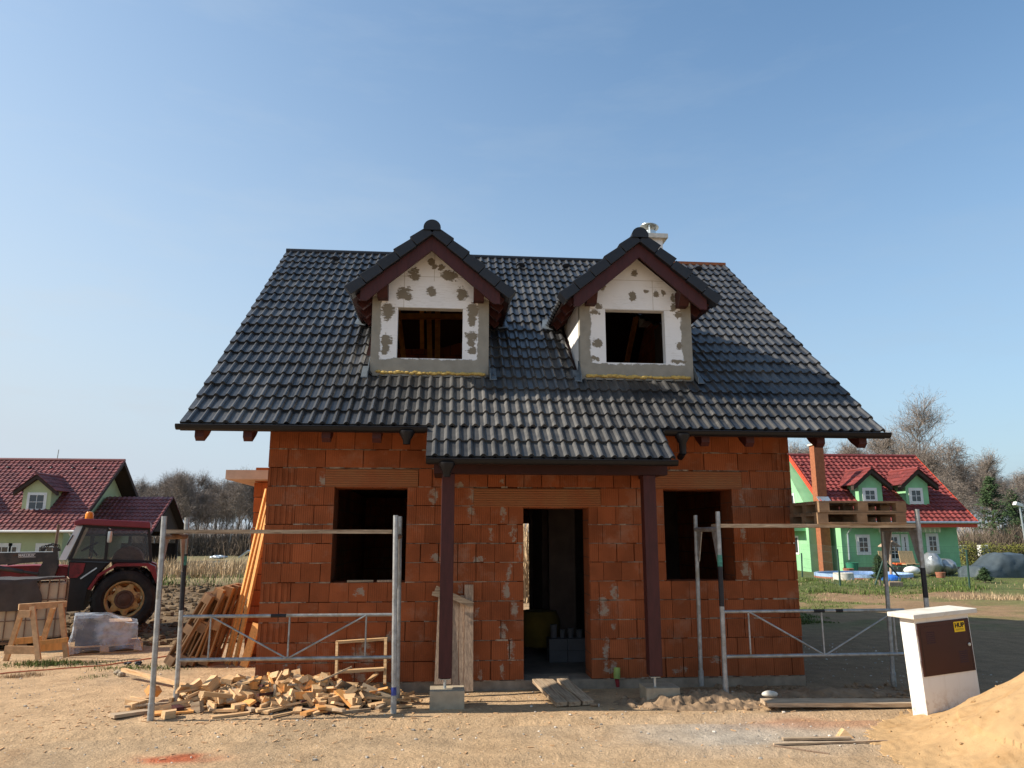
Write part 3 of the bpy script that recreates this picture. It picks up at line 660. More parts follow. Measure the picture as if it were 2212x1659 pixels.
# vent tiles: small hoods
for (px_, py_) in ((723.7, 561.7), (1124.7, 576), (1223.3, 577.7), (1508.5, 583)):
    v = pray((px_, py_)); nrm = V3((0, -SS, CS)); o_ = V3((0, YE, ZE - .03)); p = V3((0, 0, HC)) + v * ((o_ - V3((0, 0, HC))).dot(nrm) / v.dot(nrm))
    mv = MB(); dn = V3((0, -CS, -SS)); prof = []
    n = 9
    front = [p + V3((cos(pi * k / n) * .095, 0, 0)) + nrm * (sin(pi * k / n) * .085) for k in range(n + 1)]
    back = [p - dn * .22 + V3((cos(pi * k / n) * .06, 0, 0)) + nrm * (sin(pi * k / n) * .02) for k in range(n + 1)]
    mv.add(front + back, [(k, k + 1, n + 2 + k, n + 1 + k) for k in range(n)] + [tuple(range(n + 1))])
    mv.build('vent_tile', M['tile_new'], roof, smooth=True)
# gutters, outlets
def gutter(xa, xb, yc, zc, r=.062, outlets=()):
    m_ = MB(); n = 10
    ring = [(xa, yc + cos(pi + pi * k / n) * r, zc + sin(pi + pi * k / n) * r) for k in range(n + 1)] + [(xa, yc + cos(2 * pi - pi * k / n) * (r - .006), zc + sin(2 * pi - pi * k / n) * (r - .006)) for k in range(n + 1)]
    m_.prism(ring, (xb - xa, 0, 0)); half = ring[:n + 1]
    m_.prism(half, (-.006, 0, 0)); m_.prism([(xb, p[1], p[2]) for p in half], (.006, 0, 0))
    m_.tube((xa, yc - r, zc), (xb, yc - r, zc), .009, 8)
    g = m_.build('gutter', M['gutter'], house)
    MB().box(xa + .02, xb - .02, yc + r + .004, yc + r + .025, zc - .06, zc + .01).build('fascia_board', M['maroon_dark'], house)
    for (xo, ln) in outlets:
        q = MB(); q.lathe((xo, yc, zc - r + .02), (0, 0, -1), [(.1, 0), (.1, .03), (.05, .12), (.045, ln)], 16)
        if ln > .2: q.tube((xo, yc, zc - r - ln + .04), (xo + .0, yc + .12, zc - r - ln - .01), .045, 12)
        q.build('gutter_outlet', M['gutter'], g, smooth=True)
    return g
gzm = ZE - .075
gutter(XL - .02, PXL - .01, YE - .045, gzm, outlets=[(aty(r3(1215, 120), YE - .05).x, .17)])
gutter(PXR + .01, XR + .02, YE - .045, gzm, outlets=[(aty(r5(1395, 120), YE - .05).x, .26)])
gutter(PXL + .01, PXR + .0, YE - PDN - .045, ZE - PDN * TS - .075, outlets=[(aty(r3(1530, 380), YE - PDN - .05).x, .17)])
# rafters: stained tails outside, fresh timber inside
for pxx in (432, 536, 705, 814, 1522, 1618, 1770, 1860):
    x = aty((pxx, 936), YE + .1).x
    a = V3((x, YE + .12, zroof(YE + .12) - .21)); bq = V3((x, YW + .43, zroof(YW + .43) - .21))
    MB().prism([(x - .055, YE + .07, zroof(YE + .07) - .12), (x - .055, YE + .07, zroof(YE + .07) - .26), (x - .055, YE + .13, zroof(YE + .07) - .31), (x - .055, YE + .3, zroof(YE + .3) - .40), (x - .055, YW + .4, zroof(YW + .4) - .36), (x - .055, YW + .4, zroof(YW + .4) - .12)], (.11, 0, 0)).build('rafter_tail', M['maroon'], house)
for x in (-1.6, -1.28, .8, 1.75, 3.95, 4.3):
    MB().bar((x, YW + .6, zroof(YW + .6) - .2), (x, YR, ZRIDGE - .2), .09, .16).build('rafter', M['wood_beam'], house)
for x in (-1.5, -.55, .4, 1.35, 4.2):
    MB().bar((x, YB - .6, zroof(YW + .6) - .2), (x, YR, ZRIDGE - .2), .09, .16).build('rafter', M['wood_beam'], house)
# attic frame seen through the left dormer
for (za, zb_, w_) in (((565, 940), (640, 1260), .09), ((838, 945), (858, 1260), .09), ((918, 955), (918, 1260), .10)):
    a, b_ = aty(c3(*za), 13.6), aty(c3(*zb_), 13.2)
    MB().bar(b_ - V3((0, 0, .6)), a + (a - b_) * .1, w_, .14, up=(0, 1, 0)).build('attic_post', M['wood_beam'], house)
a, b_ = aty(c3(400, 962), 13.5), aty(c3(1300, 965), 13.5)
MB().bar(a, b_, .1, .09).build('collar_beam', M['wood_beam'], house)
a, b_ = aty(c3(530, 1262), 14.3), aty(c3(900, 1262), 14.3); c_ = aty(c3(1400, 1130), 14.3)
MB().prism([(a.x - 1, 14.3, 3.2), (a.x - 1, 14.3, a.z), (b_.x, 14.3, b_.z), (c_.x, 14.3, c_.z), (c_.x, 14.3, 3.2)], (0, .15, 0)).build('attic_wall', M['brick_plain'], house)

# ---- dormers
WIN = {'l': (-.722, .231, 4.57, 5.333), 'r': (2.372, 3.283, 4.566, 5.388)}
for xc, hf, key in DORM:
    d = bpy.data.objects.new('dormer', None); COL.objects.link(d); d.parent = house
    d['label'] = 'left dormer with large brown mortar dabs on its polystyrene' if key == 'l' else 'right dormer with small grey mortar dabs on its polystyrene'
    wx0, wx1, wz0, wz1 = WIN[key]; zb_ = 4.30; zs = zdorm(xc + hf, xc) - .2; th = .14
    gap = .22
    m_ = MB()
    m_.prism([(xc - hf, YD, zb_), (wx0, YD, zb_), (wx0, YD, wz1), (xc - hf, YD, wz1)], (0, th, 0))
    m_.prism([(wx1, YD, zb_), (xc + hf, YD, zb_), (xc + hf, YD, wz1), (wx1, YD, wz1)], (0, th, 0))
    m_.prism([(wx0, YD, zb_), (wx1, YD, zb_), (wx1, YD, wz0), (wx0, YD, wz0)], (0, th, 0))
    m_.prism([(xc - hf, YD, wz1), (xc + hf, YD, wz1), (xc + hf, YD, zs), (xc, YD, ZA - .2), (xc - hf, YD, zs)], (0, th, 0))
    m_.build('gable_face', M['eps_' + key], d)
    for s in (-1, 1):
        x0, x1 = (xc - hf, xc - hf + .12) if s < 0 else (xc + hf - .12, xc + hf)
        x0, x1 = (x0 + .002, x1) if s < 0 else (x0, x1 - .002)
        MB().prism([(x0, YD + th, zb_), (x0, YD + th, zs), (x0, 12.25, zs), (x0, 12.25, zs - .12), (x0, YD + th + .2, zb_)], (x1 - x0, 0, 0)).build('cheek', M['white'], d)
        xi = xc - hf + .123 if s < 0 else xc + hf - .123
        MB().prism([(xi, YD + th + .01, zb_ - .2), (xi, YD + th + .01, zs - .01), (xi, 12.2, zs - .01), (xi, 12.2, zb_ - .2)], (-s * .01, 0, 0)).build('cheek_shade_sheet', M['dark_in'], d)  # dark sheet added over the white cheek so the inside looks shaded
    tm = MB(); dl = sqrt(1 + DT * DT)
    rows = 4; rl = DHALF * dl / rows
    kd = lambda c_: c_.z > zroof(c_.y) - .1
    for s in (-1, 1):
        tiles(tm, (xc + s * DHALF, YDF + .05, ZA - DHALF * DT - .01), (0, 1, 0), (-s, 0, DT), 3.3, rows, rl, keep=kd)
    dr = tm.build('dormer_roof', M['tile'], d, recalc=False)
    um = MB()
    for s in (-1, 1):
        n = 8
        for j in range(n):
            xa, xb = xc + s * DHALF * j / n * .985, xc + s * DHALF * (j + 1) / n * .985
            za_, zb2 = zdorm(xa, xc) - .05, zdorm(xb, xc) - .05
            ya_, yb2 = YE + (za_ - ZE) / TS, YE + (zb2 - ZE) / TS
            um.quad((xa, YDF + .06, za_), (xb, YDF + .06, zb2), (xb, yb2, zb2), (xa, ya_, za_))
    um.build('soffit', M['maroon_dark'], d, recalc=False)
    vt = MB()
    for s in (-1, 1):
        L = DHALF * dl; k = 5; seg = L / k
        U = V3((-s, 0, DT)).normalized(); nn = V3((s * DT, 0, 1)).normalized()
        o_ = V3((xc + s * (DHALF + .015), 0, ZA - (DHALF + .015) * DT))
        for i in range(k):
            a = o_ + U * (seg * i - (.03 if i else 0)); b_ = o_ + U * (seg * (i + 1) - .04)
            lo, hi = -.085, .075
            pts = [a + nn * (lo), a + nn * (hi), b_ + nn * (hi - .03), b_ + nn * (lo - .01)]
            vt.prism([(p.x, YDF - .02 - .002 * i, p.z) for p in pts], (0, .24, 0), random.uniform(.85, 1.15))
    vt.build('verge_tile', M['tile_new'], d, bevel=.006)
    # ridge cap, a rounded hood with a closed front
    rc = MB(); n = 14; yl = YE + (ZA + .1 - ZE) / TS
    def hood(y, r_): return [(xc + cos(pi * k / n * 1.16 - .25) * r_, y, ZA - .03 + sin(pi * k / n * 1.16 - .25) * r_) for k in range(n + 1)]
    y = YDF - .05; i = 0
    while y < yl:
        ya = min(y + .36, yl); h0, h1 = hood(y, .126), hood(ya, .11); rc.add(h0 + h1, [(k, k + 1, n + 2 + k, n + 1 + k) for k in range(n)] + [tuple(range(n + 1))], 1.0 + .1 * (i % 2)); y = ya - .02 if ya < yl else yl; i += 1
    rc.build('ridge_cap', M['tile_new'], d, smooth=True)
    bb = MB()
    for s in (-1, 1):
        top = ZA - .075; xe_ = 1.0
        bb.prism([(xc, YDF + .055, top), (xc + s * xe_, YDF + .055, top - xe_ * DT), (xc + s * xe_, YDF + .055, top - xe_ * DT - .2), (xc + s * (xe_ - .09), YDF + .055, top - xe_ * DT - .2), (xc, YDF + .055, top - .262)], (0, .045, 0), 1.0)
    bb.build('bargeboard', M['maroon'], d)
    for s in (-1, 1):
        xa = xc + s * .70; zt_ = zdorm(xa, xc) - .19
        MB().prism([(xa - .075, YDF + .11, zt_ - .10), (xa - .075, YDF + .11, zt_), (xa - .075, YD + .1, zt_), (xa - .075, YD + .1, zt_ - .24), (xa - .075, YDF + .22, zt_ - .24)], (.15, 0, 0)).build('purlin_end', M['maroon'], d)
        rt = 0
        for y in (10.5, 10.95, 11.4, 11.85, 12.3):
            xa, xb = xc + s * (hf - .02), xc + s * (DHALF - .1)
            za_, zb2 = zdorm(xa, xc) - .13, zdorm(xb, xc) - .13
            if zb2 - .05 < zroof(y): break
            MB().bar((xa, y, za_), (xb, y, zb2), .09, .13, up=(0, 0, 1)).build('rafter_tail', M['maroon'], d)
    # foam seam under the face and zinc flashing at the feet
    fm = MB(); x = xc - hf + .12
    while x < xc + hf - .06:
        fm.ball((x, YD - .012, 4.352 + random.uniform(-.012, .012)), random.uniform(.024, .036), (1.7, .7, .8), 7, 5, .2); x += random.uniform(.04, .075)
    fm.build('foam_seam', M['foam'], d, smooth=True)
    for s in (-1, 1):
        fl = MB(); x = xc + s * (hf + .01)
        for (ya_, yb2) in ((YD - .16, YD + .1),):
            fl.prism([(x, ya_, zroof(ya_) + .0), (x, ya_, zroof(ya_) + .10), (x, yb2, zroof(yb2) + .16), (x, yb2, zroof(yb2))], (s * .012, 0, 0))
            fl.prism([(x + s * .012, ya_, zroof(ya_) + .006), (x + s * .1, ya_, zroof(ya_) + .006), (x + s * .1, yb2, zroof(yb2) + .006), (x + s * .012, yb2, zroof(yb2) + .006)], (0, 0, .012))
        ye_ = YE + (zdorm(xc + 1.1, xc) - ZE) / TS
        fl2 = MB(); fl2.prism([(xc + s * 1.08, ye_ - .2, zroof(ye_ - .2) + .03), (xc + s * 1.26, ye_ - .14, zroof(ye_ - .14) + .025), (xc + s * 1.22, ye_ + .1, zroof(ye_ + .1) + .03), (xc + s * 1.08, ye_ + .1, zroof(ye_ + .1) + .05)], (0, 0, .012))
        fl.build('foot_flashing', M['lead'], d); fl2.build('eave_flashing', M['lead'], d)

# ---- porch: beam, posts with steel shoes, concrete footings
yp = 9.46
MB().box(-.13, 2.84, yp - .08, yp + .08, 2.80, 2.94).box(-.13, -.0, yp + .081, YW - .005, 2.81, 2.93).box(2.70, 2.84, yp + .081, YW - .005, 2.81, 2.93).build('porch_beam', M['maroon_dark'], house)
for (xa, fx0, fx1, fz) in ((.05, -.125, .28, .26), (2.60, 2.47, 2.885, .235)):
    po = MB().box(xa - .08, xa + .08, yp - .08, yp + .08, .385 if xa < 1 else .37, 2.795).build('porch_post', M['maroon'], house, bevel=.006)
    MB().tube((xa, yp, fz - .05), (xa, yp, .372), .017, 10).box(xa - .06, xa + .06, yp - .05, yp + .05, .366 if xa < 1 else .352, .372 if xa < 1 else .358).build('post_shoe', M['zinc'], po)
    yf = 9.30 if xa < 1 else 9.38
    f_ = MB().box(fx0, fx1, yf, yf + .34, -.1, fz); f_.box(fx0 + .05, fx0 + .053, yf - .002, yf + .01, -.02, fz - .02).build('post_footing', M['concrete'], house, bevel=.008)

# ---- chimney behind the ridge
yc = 15.6; p0 = aty((1400, 520), yc); xcn = p0.x + .02
cz = aty((1430, 526), yc).z
ch = MB().box(xcn - .24, xcn + .24, yc - .24, yc + .24, 6.6, cz).build('chimney', M['white'], house)
MB().box(xcn - .34, xcn + .34, yc - .34, yc + .34, cz + .001, cz + .10).build('chimney_cap', M['cap_stone'], ch)
cw = MB().lathe((xcn + .03, yc, cz + .10), (0, 0, 1), [(.17, 0), (.17, .03), (.13, .07), (.13, .17), (.12, .17)], 24)
cw.lathe((xcn + .02, yc, cz + .37), (.12, .1, 1), [(.005, 0.01), (.21, 0), (.21, .012), (.005, .05)], 28)
for a in (0.4, 2.6, 4.4): cw.bar((xcn + .03 + .13 * cos(a), yc + .13 * sin(a), cz + .12), (xcn + .02 + .15 * cos(a), yc + .15 * sin(a), cz + .37), .035, .006)
cw.build('cowl', M['zinc'], ch, smooth=True)

# ---- side bay on the left with its flat concrete slab
by = 12.95; bx0, bx1 = aty((538, 1230), by).x, -2.36
mb = MB()
for i in range(12):
    z0 = ZB - .02 + i * .25; x = bx0 + random.uniform(-.012, .012); bw = .25 if i % 2 else .125
    while x < bx1 - .02:
        e = min(bx1, x + bw)
        if bx1 - e < .06: e = bx1
        mb.box(x + .002, e - .002, by + random.uniform(0, .006), by + .1, z0 + .006, z0 + .245, random.uniform(.85, 1.15)); x = e; bw = .25
mb.box(bx0 + .02, bx1, by + .1, by + 2.6, -.1, 2.92, .8)
bay = mb.build('bay_wall', M['brick_bay_lit'], house)
sl0 = aty(r1(1780, 395), 12.55); sl1 = aty(r1(1780, 460), 12.55)
MB().box(sl0.x, bx1 + .0, 12.55, by + 2.8, 2.935, 3.085).box(sl0.x + 1.35, bx1 + .001, 12.6, 12.9, 3.087, 3.2).build('bay_slab', M['slab'], house)

# things standing inside the doorway
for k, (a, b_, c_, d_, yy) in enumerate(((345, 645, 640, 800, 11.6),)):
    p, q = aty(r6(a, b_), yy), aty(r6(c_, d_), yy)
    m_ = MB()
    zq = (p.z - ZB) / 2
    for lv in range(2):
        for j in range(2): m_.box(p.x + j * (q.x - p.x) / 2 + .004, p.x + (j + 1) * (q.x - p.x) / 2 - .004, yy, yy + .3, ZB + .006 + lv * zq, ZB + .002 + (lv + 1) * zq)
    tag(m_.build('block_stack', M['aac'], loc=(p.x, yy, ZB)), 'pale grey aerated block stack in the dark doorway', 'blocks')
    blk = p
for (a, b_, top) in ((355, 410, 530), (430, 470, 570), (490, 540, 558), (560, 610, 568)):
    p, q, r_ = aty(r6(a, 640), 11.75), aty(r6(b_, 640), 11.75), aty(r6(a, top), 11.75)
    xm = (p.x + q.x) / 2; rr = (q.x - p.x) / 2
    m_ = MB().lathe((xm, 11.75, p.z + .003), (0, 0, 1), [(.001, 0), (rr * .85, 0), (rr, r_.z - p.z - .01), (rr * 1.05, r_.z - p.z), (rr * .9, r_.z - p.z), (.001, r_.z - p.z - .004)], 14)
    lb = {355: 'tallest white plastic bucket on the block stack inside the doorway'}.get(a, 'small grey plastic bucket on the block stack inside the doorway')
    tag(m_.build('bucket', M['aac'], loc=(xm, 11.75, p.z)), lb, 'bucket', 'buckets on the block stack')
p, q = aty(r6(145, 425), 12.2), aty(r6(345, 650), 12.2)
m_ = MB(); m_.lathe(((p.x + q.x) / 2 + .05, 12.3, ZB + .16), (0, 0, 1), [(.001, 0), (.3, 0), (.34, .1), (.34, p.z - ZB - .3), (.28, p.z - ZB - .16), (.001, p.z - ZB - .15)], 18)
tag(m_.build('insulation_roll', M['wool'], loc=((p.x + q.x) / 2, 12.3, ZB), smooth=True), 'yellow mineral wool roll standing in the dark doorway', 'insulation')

# ================================================================== SCAFFOLD TRESTLES
def scaffold_frame(A, B, name_label, cross_mat, groups):
    pass
def make_scaffold(label, pairs, zc, cross_mat, rail_spec):
    """pairs: list of ((x,y,z0,z1) front post, (x,y,z0,z1) back post)"""
    f0 = pairs[0][0]
    t_ = thing('scaffold', (f0[0], f0[1], f0[2]), label, 'scaffold', 'tubular scaffolds in front of the house')
    R = .030
    for (fp, bp, bands) in pairs:
        for pi_, p in enumerate((fp, bp)):
            lo, hi = V3((p[0], p[1], p[2])), V3((p[4], p[1], p[3]))
            po = MB().tube(lo, hi, R if pi_ == 0 else R * .92, 14).tube(lo + (hi - lo) * .0, lo + (hi - lo) * .085, R * 1.18, 14).build('post', M['steel'], t_, smooth=True)
            for (a, b_, mt_, who) in bands:
                if who == pi_: MB().tube(lo + (hi - lo) * a, lo + (hi - lo) * b_, (R if pi_ == 0 else R * .92) + .0015, 14, cap=False).build('paint_band', M[mt_], po, smooth=True)
        d = V3((bp[4] - fp[4], bp[1] - fp[1], 0)).normalized()
        fx = lambda p, z: p[0] + (p[4] - p[0]) * (z - p[2]) / (p[3] - p[2])
        a = V3((fx(fp, zc), fp[1], zc)); b_ = V3((fx(bp, zc), bp[1], zc))
        cb = MB().tube(a, b_, .032, 12); cb.build('crossbar', M[cross_mat], t_, smooth=True)
        for (p, q) in ((a, b_), (b_, a)):
            gs = MB()
            dd = (q - p).normalized(); pp = V3((p.x, p.y, p.z)); low = V3((p.x, p.y, zc - .42))
            gs.prism([pp + dd * .03 + V3((0, 0, -.02)), pp + dd * .17 + V3((0, 0, -.02)), low + dd * .055, low + dd * .03], V3((-dd.y, dd.x, 0)) * .012)
            gs.build('gusset', M['steel'], t_)
    rl = bpy.data.objects.new('guard_rail', None); COL.objects.link(rl); rl.parent = t_
    (xa, xb, y, zt, zb_, xbb, slope_y, verts, diag, bands_) = rail_spec
    Y = lambda x: y + (x - xa) * slope_y
    MB().tube((xa, Y(xa), zt), (xb, Y(xb), zt), .02, 10).build('rail', M['steel'], rl, smooth=True)
    MB().tube((xa, Y(xa), zb_), (xbb, Y(xbb), zb_), .022, 10).build('rail', M['steel'], rl, smooth=True)
    for (u0_, u1_) in bands_: MB().tube((xa + (xb - xa) * u0_, Y(xa), zt), (xa + (xb - xa) * u1_, Y(xa), zt), .0212, 10, cap=False).build('paint_band', M['paint_black'], rl, smooth=True)
    for x in verts: MB().tube((x, Y(x), zb_), (x, Y(x), zt), .011, 8).build('upright', M['steel'], rl, smooth=True)
    for (x0, z0, x1, z1) in diag: MB().tube((x0, Y(x0) - .012, z0), (x1, Y(x1) - .012, z1), .011, 8).build('diagonal', M['steel'], rl, smooth=True)
    return t_
pa = atz((325, 1557)); pc = atz((850, 1541)); xtop = lambda px_, py_, y: aty((px_, py_), y).x
yA, yB = pa.y, 9.72
zA = aty((355, 1115), yA).z
bB = aty((380, 1519), yB)
fA = (pa.x, yA, .055, zA, xtop(355, 1115, yA)); fB = (bB.x, yB, gz(bB.x, yB), aty((404, 1118), yB).z, xtop(404, 1118, yB))
fC = (pc.x, pc.y, .055, aty((855, 1113), pc.y).z, xtop(855, 1113, pc.y)); fD = (pc.x + .01, yB, .06, fC[3] + .0, fC[4] + .02)
zt_ = aty((600, 1330), yB).z; zb2 = aty((600, 1423), yB).z
vx = [aty(r2(1650, 640), yB).x, aty(r4(283, 640), yB).x, aty(r4(890, 640), yB).x]
make_scaffold('left scaffold standing over the heap of timber offcuts', [(fA, fB, [(.50, .74, 'paint_black', 1), (.74, .79, 'paint_green', 1), (.79, .80, 'paint_black', 1)]), (fC, fD, [(.09, .13, 'paint_blue', 0)])], 2.03, 'rusty',
    (fB[0], fD[0], yB, zt_, zb2, fD[0] - .03, 0.0, vx, [(vx[0], zt_, vx[1], zb2), (vx[1], zb2, vx[2], zt_)], [(.40, .47)]))
def plank(name, label, p0, p1, w_, h_, mt, cat='plank', group=None, up=(0, 0, 1), rough=0.0):
    """a board modelled along its own local x axis, so that its grain follows it"""
    p0, p1 = V3(p0), V3(p1); L = (p1 - p0).length; d = (p1 - p0).normalized(); upv = V3(up)
    s_ = upv.cross(d).normalized(); u_ = d.cross(s_).normalized()
    m_ = MB(); n = max(1, int(L / .25))
    vs = []; fs = []
    for i in range(n + 1):
        x = -L / 2 + L * i / n; dz = rough * random.uniform(-1, 1); dy = rough * random.uniform(-1, 1)
        vs += [(x, -w_ / 2 + dy, -h_ / 2 + dz), (x, w_ / 2 + dy, -h_ / 2 + dz), (x, w_ / 2 + dy, h_ / 2 + dz), (x, -w_ / 2 + dy, h_ / 2 + dz)]
    for i in range(n):
        for j in range(4): fs.append((4 * i + j, 4 * i + (j + 1) % 4, 4 * i + 4 + (j + 1) % 4, 4 * i + 4 + j))
    fs += [(0, 3, 2, 1), (4 * n, 4 * n + 1, 4 * n + 2, 4 * n + 3)]
    m_.add(vs, fs, random.uniform(.85, 1.2)); o = m_.build(name, M[mt])
    o.matrix_world = Matrix(((d.x, s_.x, u_.x, 0), (d.y, s_.y, u_.y, 0), (d.z, s_.z, u_.z, 0), (0, 0, 0, 1))).copy()
    o.location = (p0 + p1) / 2
    return tag(o, label, cat, group)
y_ = yA + .30
plank('scaffold_plank', 'pale edge-lit plank across the left scaffold above the offcut heap', (aty(r1(1322, 875), y_).x, y_, 2.087), (aty(r3(1102, 870), y_).x, y_, 2.087), .28, .045, 'wood_old', 'plank', rough=.002)
# right scaffold
yF, yK = 9.42, 10.08
rb = aty((1568, 1500), yF); rk = aty((1515, 1481), yK)
gB = (rb.x, yF, rb.z, aty((1550, 1105), yF).z, xtop(1550, 1105, yF)); gA = (rk.x, yK, rk.z, aty((1502, 1113), yK).z, xtop(1502, 1113, yK))
kd_ = aty((1930, 1471), yK); dd_ = aty((1999, 1300), yF)
gC = (kd_.x, yK, .07, aty((1906, 1140), yK).z, xtop(1906, 1140, yK)); gD = (dd_.x + .01, yF, .05, aty((1980, 1100), yF).z, xtop(1980, 1100, yF))
tr, trr = aty(r6(1735, 430), yF), aty(r8(1130, 402), yF + .05)
br_ = aty(r6(1755, 785), yF); v1, v2, v3 = aty(r6(1935, 600), yF).x, aty(r8(640, 600), yF).x, aty(r8(1210, 600), yF).x
zt_, zb2 = tr.z, br_.z
make_scaffold('right scaffold with two pallets stacked on its plank', [(gB, gA, [(.69, .755, 'paint_green', 0), (.47, .69, 'paint_black', 0)]), (gD, gC, [(.52, .68, 'paint_black', 0)])], 2.12, 'steel',
    (gB[0], v3 + .15, yF + .04, zt_, zb2, v3 + .2, .0, [v1, v2, v3], [(v1, zt_, v2, zb2), (v2, zb2, v3, zt_ - .02)], [(.50, .56), (.62, .66)]))
plank('scaffold_plank', 'long thick plank on the right scaffold carrying the pallets', (gB[4] + .02, 9.58, 2.165), (gD[4] - .02, 9.58, 2.165), .3, .046, 'wood_old', 'plank', rough=.001)
plank('scaffold_plank', 'rear plank on the right scaffold, under the back of the pallets', (gB[4] + .3, 9.93, 2.165), (gD[4] - .02, 9.93, 2.165), .26, .044, 'wood_old', 'plank', rough=.001)

# ---- pallets
def make_pallet(T, mt='pallet'):
    """1.2 x 0.8 x 0.144 m, origin at the bottom centre"""
    parts = []
    def prt(nm, boxes, jit=.0):
        for bx in boxes:
            m_ = MB(T); m_.box(*bx, tint=random.uniform(.8, 1.25)); parts.append((nm, m_))
    prt('bottom_board', [(-.6, .6, y - .05, y + .05, 0, .022) for y in (-.35, 0, .35)])
    prt('block', [(x - .07, x + .07, y - .05, y + .05, .0225, .10) for x in (-.53, 0, .53) for y in (-.35, 0, .35)])
    prt('stringer_board', [(x - .07, x + .07, -.4, .4, .1005, .122) for x in (-.53, 0, .53)])
    prt('deck_board', [(-.6, .6, y - w_ / 2, y + w_ / 2, .1225, .144) for y, w_ in ((-.33, .14), (-.165, .1), (0, .14), (.165, .1), (.33, .14))])
    return parts
def pallet_thing(label, T, group, loc, mt='pallet'):
    t_ = thing('pallet', loc, label, 'pallet', group)
    for nm, m_ in make_pallet(T): m_.build(nm, M[mt], t_)
    return t_
pxc = (4.79 + 6.02) / 2
for k, lb in enumerate(('lower of the two pallets stacked on the right scaffold', 'upper of the two pallets stacked on the right scaffold')):
    T = Matrix.Translation((pxc + .015 * k, 9.80, 2.19 + .147 * k)) @ Matrix.Rotation(radians(1.2 * k), 4, 'Z')
    pallet_thing(lb, T, 'pallets stacked on the right scaffold', (pxc, 9.8, 2.19 + .147 * k))
# pallets leaning on the side bay
for k, (lb, mt_) in enumerate((('outermost greyish pallet leaning at the left of the house', 'pallet'), ('second brown pallet from the outside leaning left of the house', 'pallet'), ('third pallet from the outside leaning left of the house', 'pallet_light'), ('innermost orange pallet leaning beside the long planks', 'pallet_light'))):
    q = aty((401 + 21 * k, 1424 - 2 * k), 12.85 + .02 * k); T = Matrix.Translation((q.x, q.y, .07)) @ Matrix.Rotation(radians((-14, -4, -10, 0)[k]), 4, 'Z') @ Matrix.Rotation(radians(-(60, 64, 70, 75)[k]), 4, 'Y') @ Matrix.Translation((.6, 0, 0))
    pallet_thing(lb, T, 'pallets leaning at the left of the house', (q.x, q.y, .06), mt_)
# long planks leaning there
for i, (a, b_, c_, d_, w_, lb) in enumerate(((1775, 870, 2090, 600, .07, 'leftmost long orange plank leaning steeply against the bay'), (1800, 870, 2098, 700, .065, 'second long orange plank leaning steeply against the bay'), (1850, 860, 2100, 800, .13, 'widest long orange plank leaning steeply, nearest the wall'))):
    p0 = aty(r2(a, b_), 12.72 - .06 * i); p1 = aty(r1(c_ - 4, d_), 12.5 - .06 * i)
    plank('long_plank', lb, (p0.x, p0.y, .07), p1 + (p1 - p0) * .05, w_, .035, 'wood_orange', 'plank', 'long planks leaning at the left of the house', up=(-.9, -.55, .1))
p0, p1 = aty(r2(1925, 800), 12.4), aty(r2(2025, 520), 12.4)
plank('short_plank', 'short orange plank leaning in the corner beside the offcut heap', (p0.x, p0.y, .07), p1, .14, .03, 'wood_orange', 'plank', up=(-.5, -1, 0))

# ---- heap of timber offcuts
rng = random.Random(21)
hp = [(-4.1, -.35)]
def heap_h(x, y):
    a = math.exp(-(((x + 2.35) / 1.05) ** 2 + ((y - 9.9) / .36) ** 2)) * .24
    b_ = math.exp(-(((x + 1.25) / .7) ** 2 + ((y - 9.75) / .34) ** 2)) * .11
    return a + b_
cnt = 0; placed = []
for i in range(270):
    while True:
        x = rng.gauss(-1.8, .78); y = rng.gauss(9.75, .25)
        if -3.9 < x < -.35 and 9.15 < y < 10.15: break
    k = rng.random()
    if k < .36: L, w_, h_ = rng.uniform(.10, .26), rng.uniform(.08, .14), rng.uniform(.05, .10)
    elif k < .80: L, w_, h_ = rng.uniform(.16, .5), rng.uniform(.06, .14), rng.uniform(.02, .035)
    else: L, w_, h_ = rng.uniform(.3, .8), rng.uniform(.025, .055), rng.uniform(.015, .035)
    hh = heap_h(x, y)
    tilt = rng.gauss(0, .34 if L < .35 else .16) * (1 if hh > .06 else .25)
    az = rng.uniform(0, pi); roll = rng.gauss(0, .35) * (1 if hh > .06 else .1) + (pi / 2 if rng.random() < .15 else 0)
    zz = gz(x, y) + h_ / 2 + hh * rng.uniform(.35, 1.0) + abs(sin(tilt)) * L * .3
    pid = rng.random()
    mt_ = 'wood_old' if pid < .13 else ('wood_orange' if pid < .3 else 'wood')
    stained = pid > .955
    m_ = MB().box(-L / 2, L / 2, -w_ / 2, w_ / 2, -h_ / 2, h_ / 2, rng.uniform(.75, 1.25))
    if k < .45 and rng.random() < .4:
        m_.v = [(vx_ + (.5 * vy_ if vx_ > 0 else 0), vy_, vz_) for vx_, vy_, vz_ in m_.v]   # mitred end
    o = m_.build('offcut', M['maroon' if stained else mt_])
    o.rotation_euler = (roll, tilt, az); o.location = (x, y, zz)
    if stained: lb = 'maroon stained timber offcut in the heap under the left scaffold'
    elif mt_ == 'wood_old': lb = 'greyish weathered timber offcut in the heap under the left scaffold'
    elif mt_ == 'wood_orange': lb = 'orange brown timber offcut in the heap under the left scaffold'
    else: lb = 'pale sawn timber offcut in the heap under the left scaffold'
    tag(o, lb, 'timber offcut', 'timber offcuts heaped under the left scaffold'); cnt += 1
def gp(fn, a, b_, dz=0.0):
    p = atz(fn(a, b_), .06); return V3((p.x, p.y, gz(p.x, p.y) + dz))
plank('long_batten', 'long pale batten lying along the left front of the offcut heap', gp(r2, 960, 955, .12), gp(r2, 1960, 1150, .02), .055, .045, 'wood', 'batten')
plank('flat_board', 'grey flat board lying at the front of the offcut heap', gp(r4, 300, 1165, .02), gp(r4, 690, 1115, .03), .16, .03, 'wood_old', 'board')
